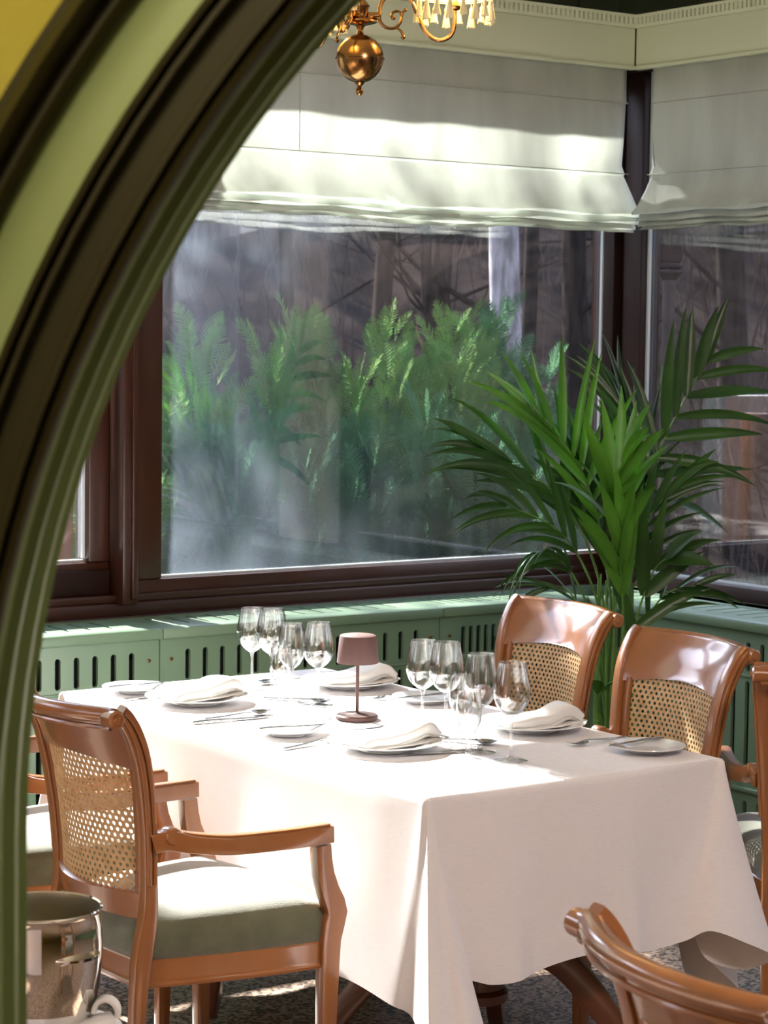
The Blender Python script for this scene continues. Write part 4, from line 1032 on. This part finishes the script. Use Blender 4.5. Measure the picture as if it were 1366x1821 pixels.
tube_tree('pale_tree', [(9.50,11.55,-.3),(9.474,11.60,.245),(9.475,11.668,1.152),(9.433,11.752,1.718),(9.429,11.828,2.474),(9.40,11.9,5.5)], .155, .085, M['bark'], 'pale grey tree trunk with flaky bark outside, right part of the big window', 8, 3)
rg = random.Random(11)
k = 0
DESC = ['thin', 'slender', 'leaning', 'forked-looking', 'straight', 'crooked']
for i in range(26):
    u_ = rg.uniform(-.02, .30); dist = rg.uniform(13, 30); th = yaw-.30+rg.uniform(0,.62)
    x, y = math.sin(th)*dist, math.cos(th)*dist
    if y < 8.5 and x < 12: continue
    zb = -.6+.34*max(0, max(0,y-10.5)+max(0,x-9.5)*.9-1); r_ = rg.uniform(.05,.14)*dist/18; lx = rg.uniform(-.5,.5)
    tube_tree('bare_tree', [(x,y,zb),(x+lx*.4,y,zb+2),(x+lx,y,zb+5),(x+lx*1.6,y,zb+8)], r_, r_*.5, M['bark_dark'], 'bare dark winter tree on the slope behind the evergreens', 16, 100+i, 'bare trees on the slope', bl=1.8)
# feathery evergreen shrubs
def spray_mesh(b, p, d, nrm, L, rg):
    d = d.normalized(); s_ = d.cross(nrm).normalized(); n = 14
    for k in range(n):
        u_ = (k+1)/n; q = p+d*L*u_*.92+Vector((0,0,-.10*L*u_*u_))
        wl = L*.27*math.sin(PI*min(1, .18+u_*.78))
        for s in (-1, 1):
            e = (d*.75+s_*s+nrm*rg.uniform(-.25,.25)).normalized(); tip = q+e*wl; wv = d*L*.016
            b.add([(q-wv)[:], (q+wv)[:], (q+e*wl*.6+wv*.9)[:], tip[:], (q+e*wl*.55-wv*.8)[:]], [(0,1,2,3,4)])
    b.add([(p-s_*.003)[:], (p+s_*.003)[:], (p+d*L)[:]], [(0,1,2)])
def shrub(name, x, y, h, r, seed, m, label, zb=-.35, n=420, group=None):
    rg = random.Random(seed); o = thing(name, label, 'shrub', (x,y,zb), 0, group)
    MB().sweep([(0,0,0),(0.02,0,h*.5),(0,.02,h*.92)], circ(.03, 8), up=(0,1,0), scale=[1,.7,.2]).build('stem', M['bark_dark'], o)
    b = MB(); nt_ = 5
    tips = [(rg.uniform(-.6,.6)*r, rg.uniform(-.6,.6)*r, h*rg.uniform(.72,1)) for _ in range(nt_)]+[(0,0,h)]
    for k in range(n):
        tx_, ty_, hz = tips[rg.randrange(len(tips))]; u_ = rg.random()**.8; z = .08+u_*(hz-.1); taper = max(.05, (1-(z/hz))**.62)
        a = rg.random()*2*PI; rad = r*taper*rg.uniform(.35,1.0)*.8; f_ = min(1, z/hz)
        p = Vector((tx_*f_+rad*math.cos(a), ty_*f_+rad*math.sin(a), z))
        d = Vector((math.cos(a)*.8, math.sin(a)*.8, rg.uniform(.5,1.6)+f_*.7)); nrm = Vector((rg.uniform(-1,1), rg.uniform(-1,1), rg.uniform(-.2,1))).normalized()
        spray_mesh(b, p, d, nrm, rg.uniform(.17,.33)*(.7+.5*taper), rg)
    b.build('foliage', m, o, smooth=0)
    return o
def at(th_px, depth):   # a bearing from the viewer and a distance, gives a place on the ground
    a = yaw+math.atan((th_px-683)/3955.); return math.sin(a)*depth, math.cos(a)*depth
SH = [(262,8.9,1.75,.50,'thuja_y','at the far left edge of the big window'), (345,9.4,1.92,.55,'thuja_y','tall one behind the pale left band'), (430,9.6,1.65,.55,'thuja','low one right of the tall left one'),
      (525,9.6,1.95,.42,'thuja_y','slim pointed one left of the window middle'), (610,9.4,1.5,.55,'thuja','low one at the window middle'), (690,10.0,1.80,.62,'thuja_y','bushy one right of the window middle'),
      (800,10.2,1.98,.60,'thuja_y','tall one left of the pale trunk'), (885,10.6,2.02,.42,'thuja','slim one in front of the pale trunk'), (760,9.4,1.6,.62,'thuja','dark low one before the tall ones'), (930,9.9,1.5,.5,'thuja','low one behind the palm fronds'), (480,9.0,1.5,.5,'thuja','lowest one close to the glass, left'), (850,9.1,1.5,.5,'thuja','lowest one close to the glass, right'),(660,9.0,1.45,.45,'thuja','lowest one close to the glass, middle'), (330,8.95,1.5,.5,'thuja','low one at far left')]
for i, (px, dep, h, r_, mm, lab) in enumerate(SH):
    x, y = at(px, dep); shrub('evergreen_shrub', x, y, h+.25, r_, 30+i, M[mm], 'feathery evergreen shrub outside the big window, '+lab, zb=-.45, group='evergreen shrubs in the garden', n=760)
# unseen pine added so its boughs shade the right half of the window
pt_ = thing('shade_pine', 'unseen pine added outside behind the corner post, shading boughs above the picture', 'tree', (7.67, 8.5, -.6))
MB().sweep([(0,0,0),(0,0,2.5),(-.1,0,6)], circ(.09, 12), up=(0,1,0), scale=[1.2,1,.6]).build('trunk', M['bark_dark'], pt_)
rg = random.Random(5); b = MB(); bb = MB()
for k in range(14):
    y_, z_ = rg.uniform(-.6,.7), (rg.uniform(3.65,4.1) if k % 2 else rg.uniform(4.3,5.1)); LX = 4.15 if k % 2 else 2.45
    b.sweep([(0,0,z_-.3),(-1.8,y_*.6,z_+.1),(-LX+.1,y_,z_)], circ(.03, 6), up=(0,1,0), scale=[1.3,.8,.3])
    for j in range(150):
        f_ = rg.random(); p_ = Vector((-.3-(LX-.5)*f_+rg.uniform(-.1,.1), y_*f_+rg.uniform(-.35,.35), z_+rg.uniform(-.25,.25)))
        spray_mesh(bb, p_, Vector((rg.uniform(-1,.3), rg.uniform(-1,1), rg.uniform(-.3,.4))), Vector((rg.uniform(-.4,.4), rg.uniform(-.4,.4), 1)).normalized(), rg.uniform(.3,.5), rg)
b.build('boughs', M['bark_dark'], pt_); bb.build('foliage', M['thuja'], pt_, smooth=0)
# white garden wall and added post imitating a brown reflection in the glass
o = MB().box(1.0, 3.72, 7.6, 7.75, -.6, 1.45).build('garden_wall', M['stucco'], smooth=0); tag(o, 'white rendered garden wall seen through the left window', 'wall')
o = MB().box(3.62, 3.80, 7.25, 7.42, -.6, 1.38, .01).build('reflection_post', M['wood'], smooth=30); tag(o, 'brown post outside the left window, standing in for a reflection', 'post')
# carved hanging bracket outside the side window
cb = thing('carved_post', 'slim dark carved wooden post outside, just right of the corner post', 'post', (6.02, 6.50, 2.28))
cb.scale = (.56,.56,.66)
b = MB(); b.box(-.034,.034,-.034,.034,-4.3,-.5,.008); b.box(-.07,.07,-.07,.07,-.02,1.1,.01); b.build('shaft', M['dark_wood'], cb)
b = MB()
def sq(z, r_): return [(-r_,-r_,z),(r_,-r_,z),(r_,r_,z),(-r_,r_,z)]
b.grid([sq(z, r_) for z, r_ in ((-.02,.05),(-.03,.068),(-.05,.07),(-.06,.06),(-.14,.066),(-.20,.070),(-.34,.066),(-.40,.058),(-.41,.052),(-.42,.066),(-.435,.066),(-.445,.05),(-.46,.062),(-.475,.06),(-.49,.045),(-.52,.03),(-.55,.002))], close_v=True)
for s_, ax in ((1,0),(-1,0),(1,1),(-1,1)):
    c_ = [(.0,.0,-.23)]; q = [(0,-.062,-.10),(0,.062,-.10),(0,.062,-.36),(0,-.062,-.36)]; pk = (.095,0,-.23)
    vs = [(s_*(.066+v[0]), v[1], v[2]) for v in q]+[(s_*pk[0], 0, pk[2])]
    if ax: vs = [(v[1], v[0], v[2]) for v in vs]
    b.add(vs, [(0,1,4),(1,2,4),(2,3,4),(3,0,4)])
b.build('carved_capital', M['dark_wood'], cb, smooth=20)

# brushwood: countless thin bare stems on the slope
b = MB(); rg = random.Random(77)
for k in range(1500):
    th = yaw+rg.uniform(-.20,.42); dist = rg.uniform(12.5, 26); x, y = math.sin(th)*dist, math.cos(th)*dist
    z = -.4+.34*max(0, max(0,y-10.5)+max(0,x-9.5)*.9-1); L = rg.uniform(.6,2.0); dx, dy = rg.uniform(-.5,.5)*L, rg.uniform(-.3,.3)*L
    b.sweep([(x,y,z),(x+dx*.4,y+dy*.4,z+L*.55),(x+dx,y+dy,z+L)], circ(.006+.004*rg.random(), 3), up=(.3,.9,.1), scale=[1,.7,.3], cap=False)
tag(b.build('brushwood', M['twig_pale'], smooth=60), 'tangle of thin bare brushwood on the slope behind the evergreens', 'brushwood', kind='stuff')
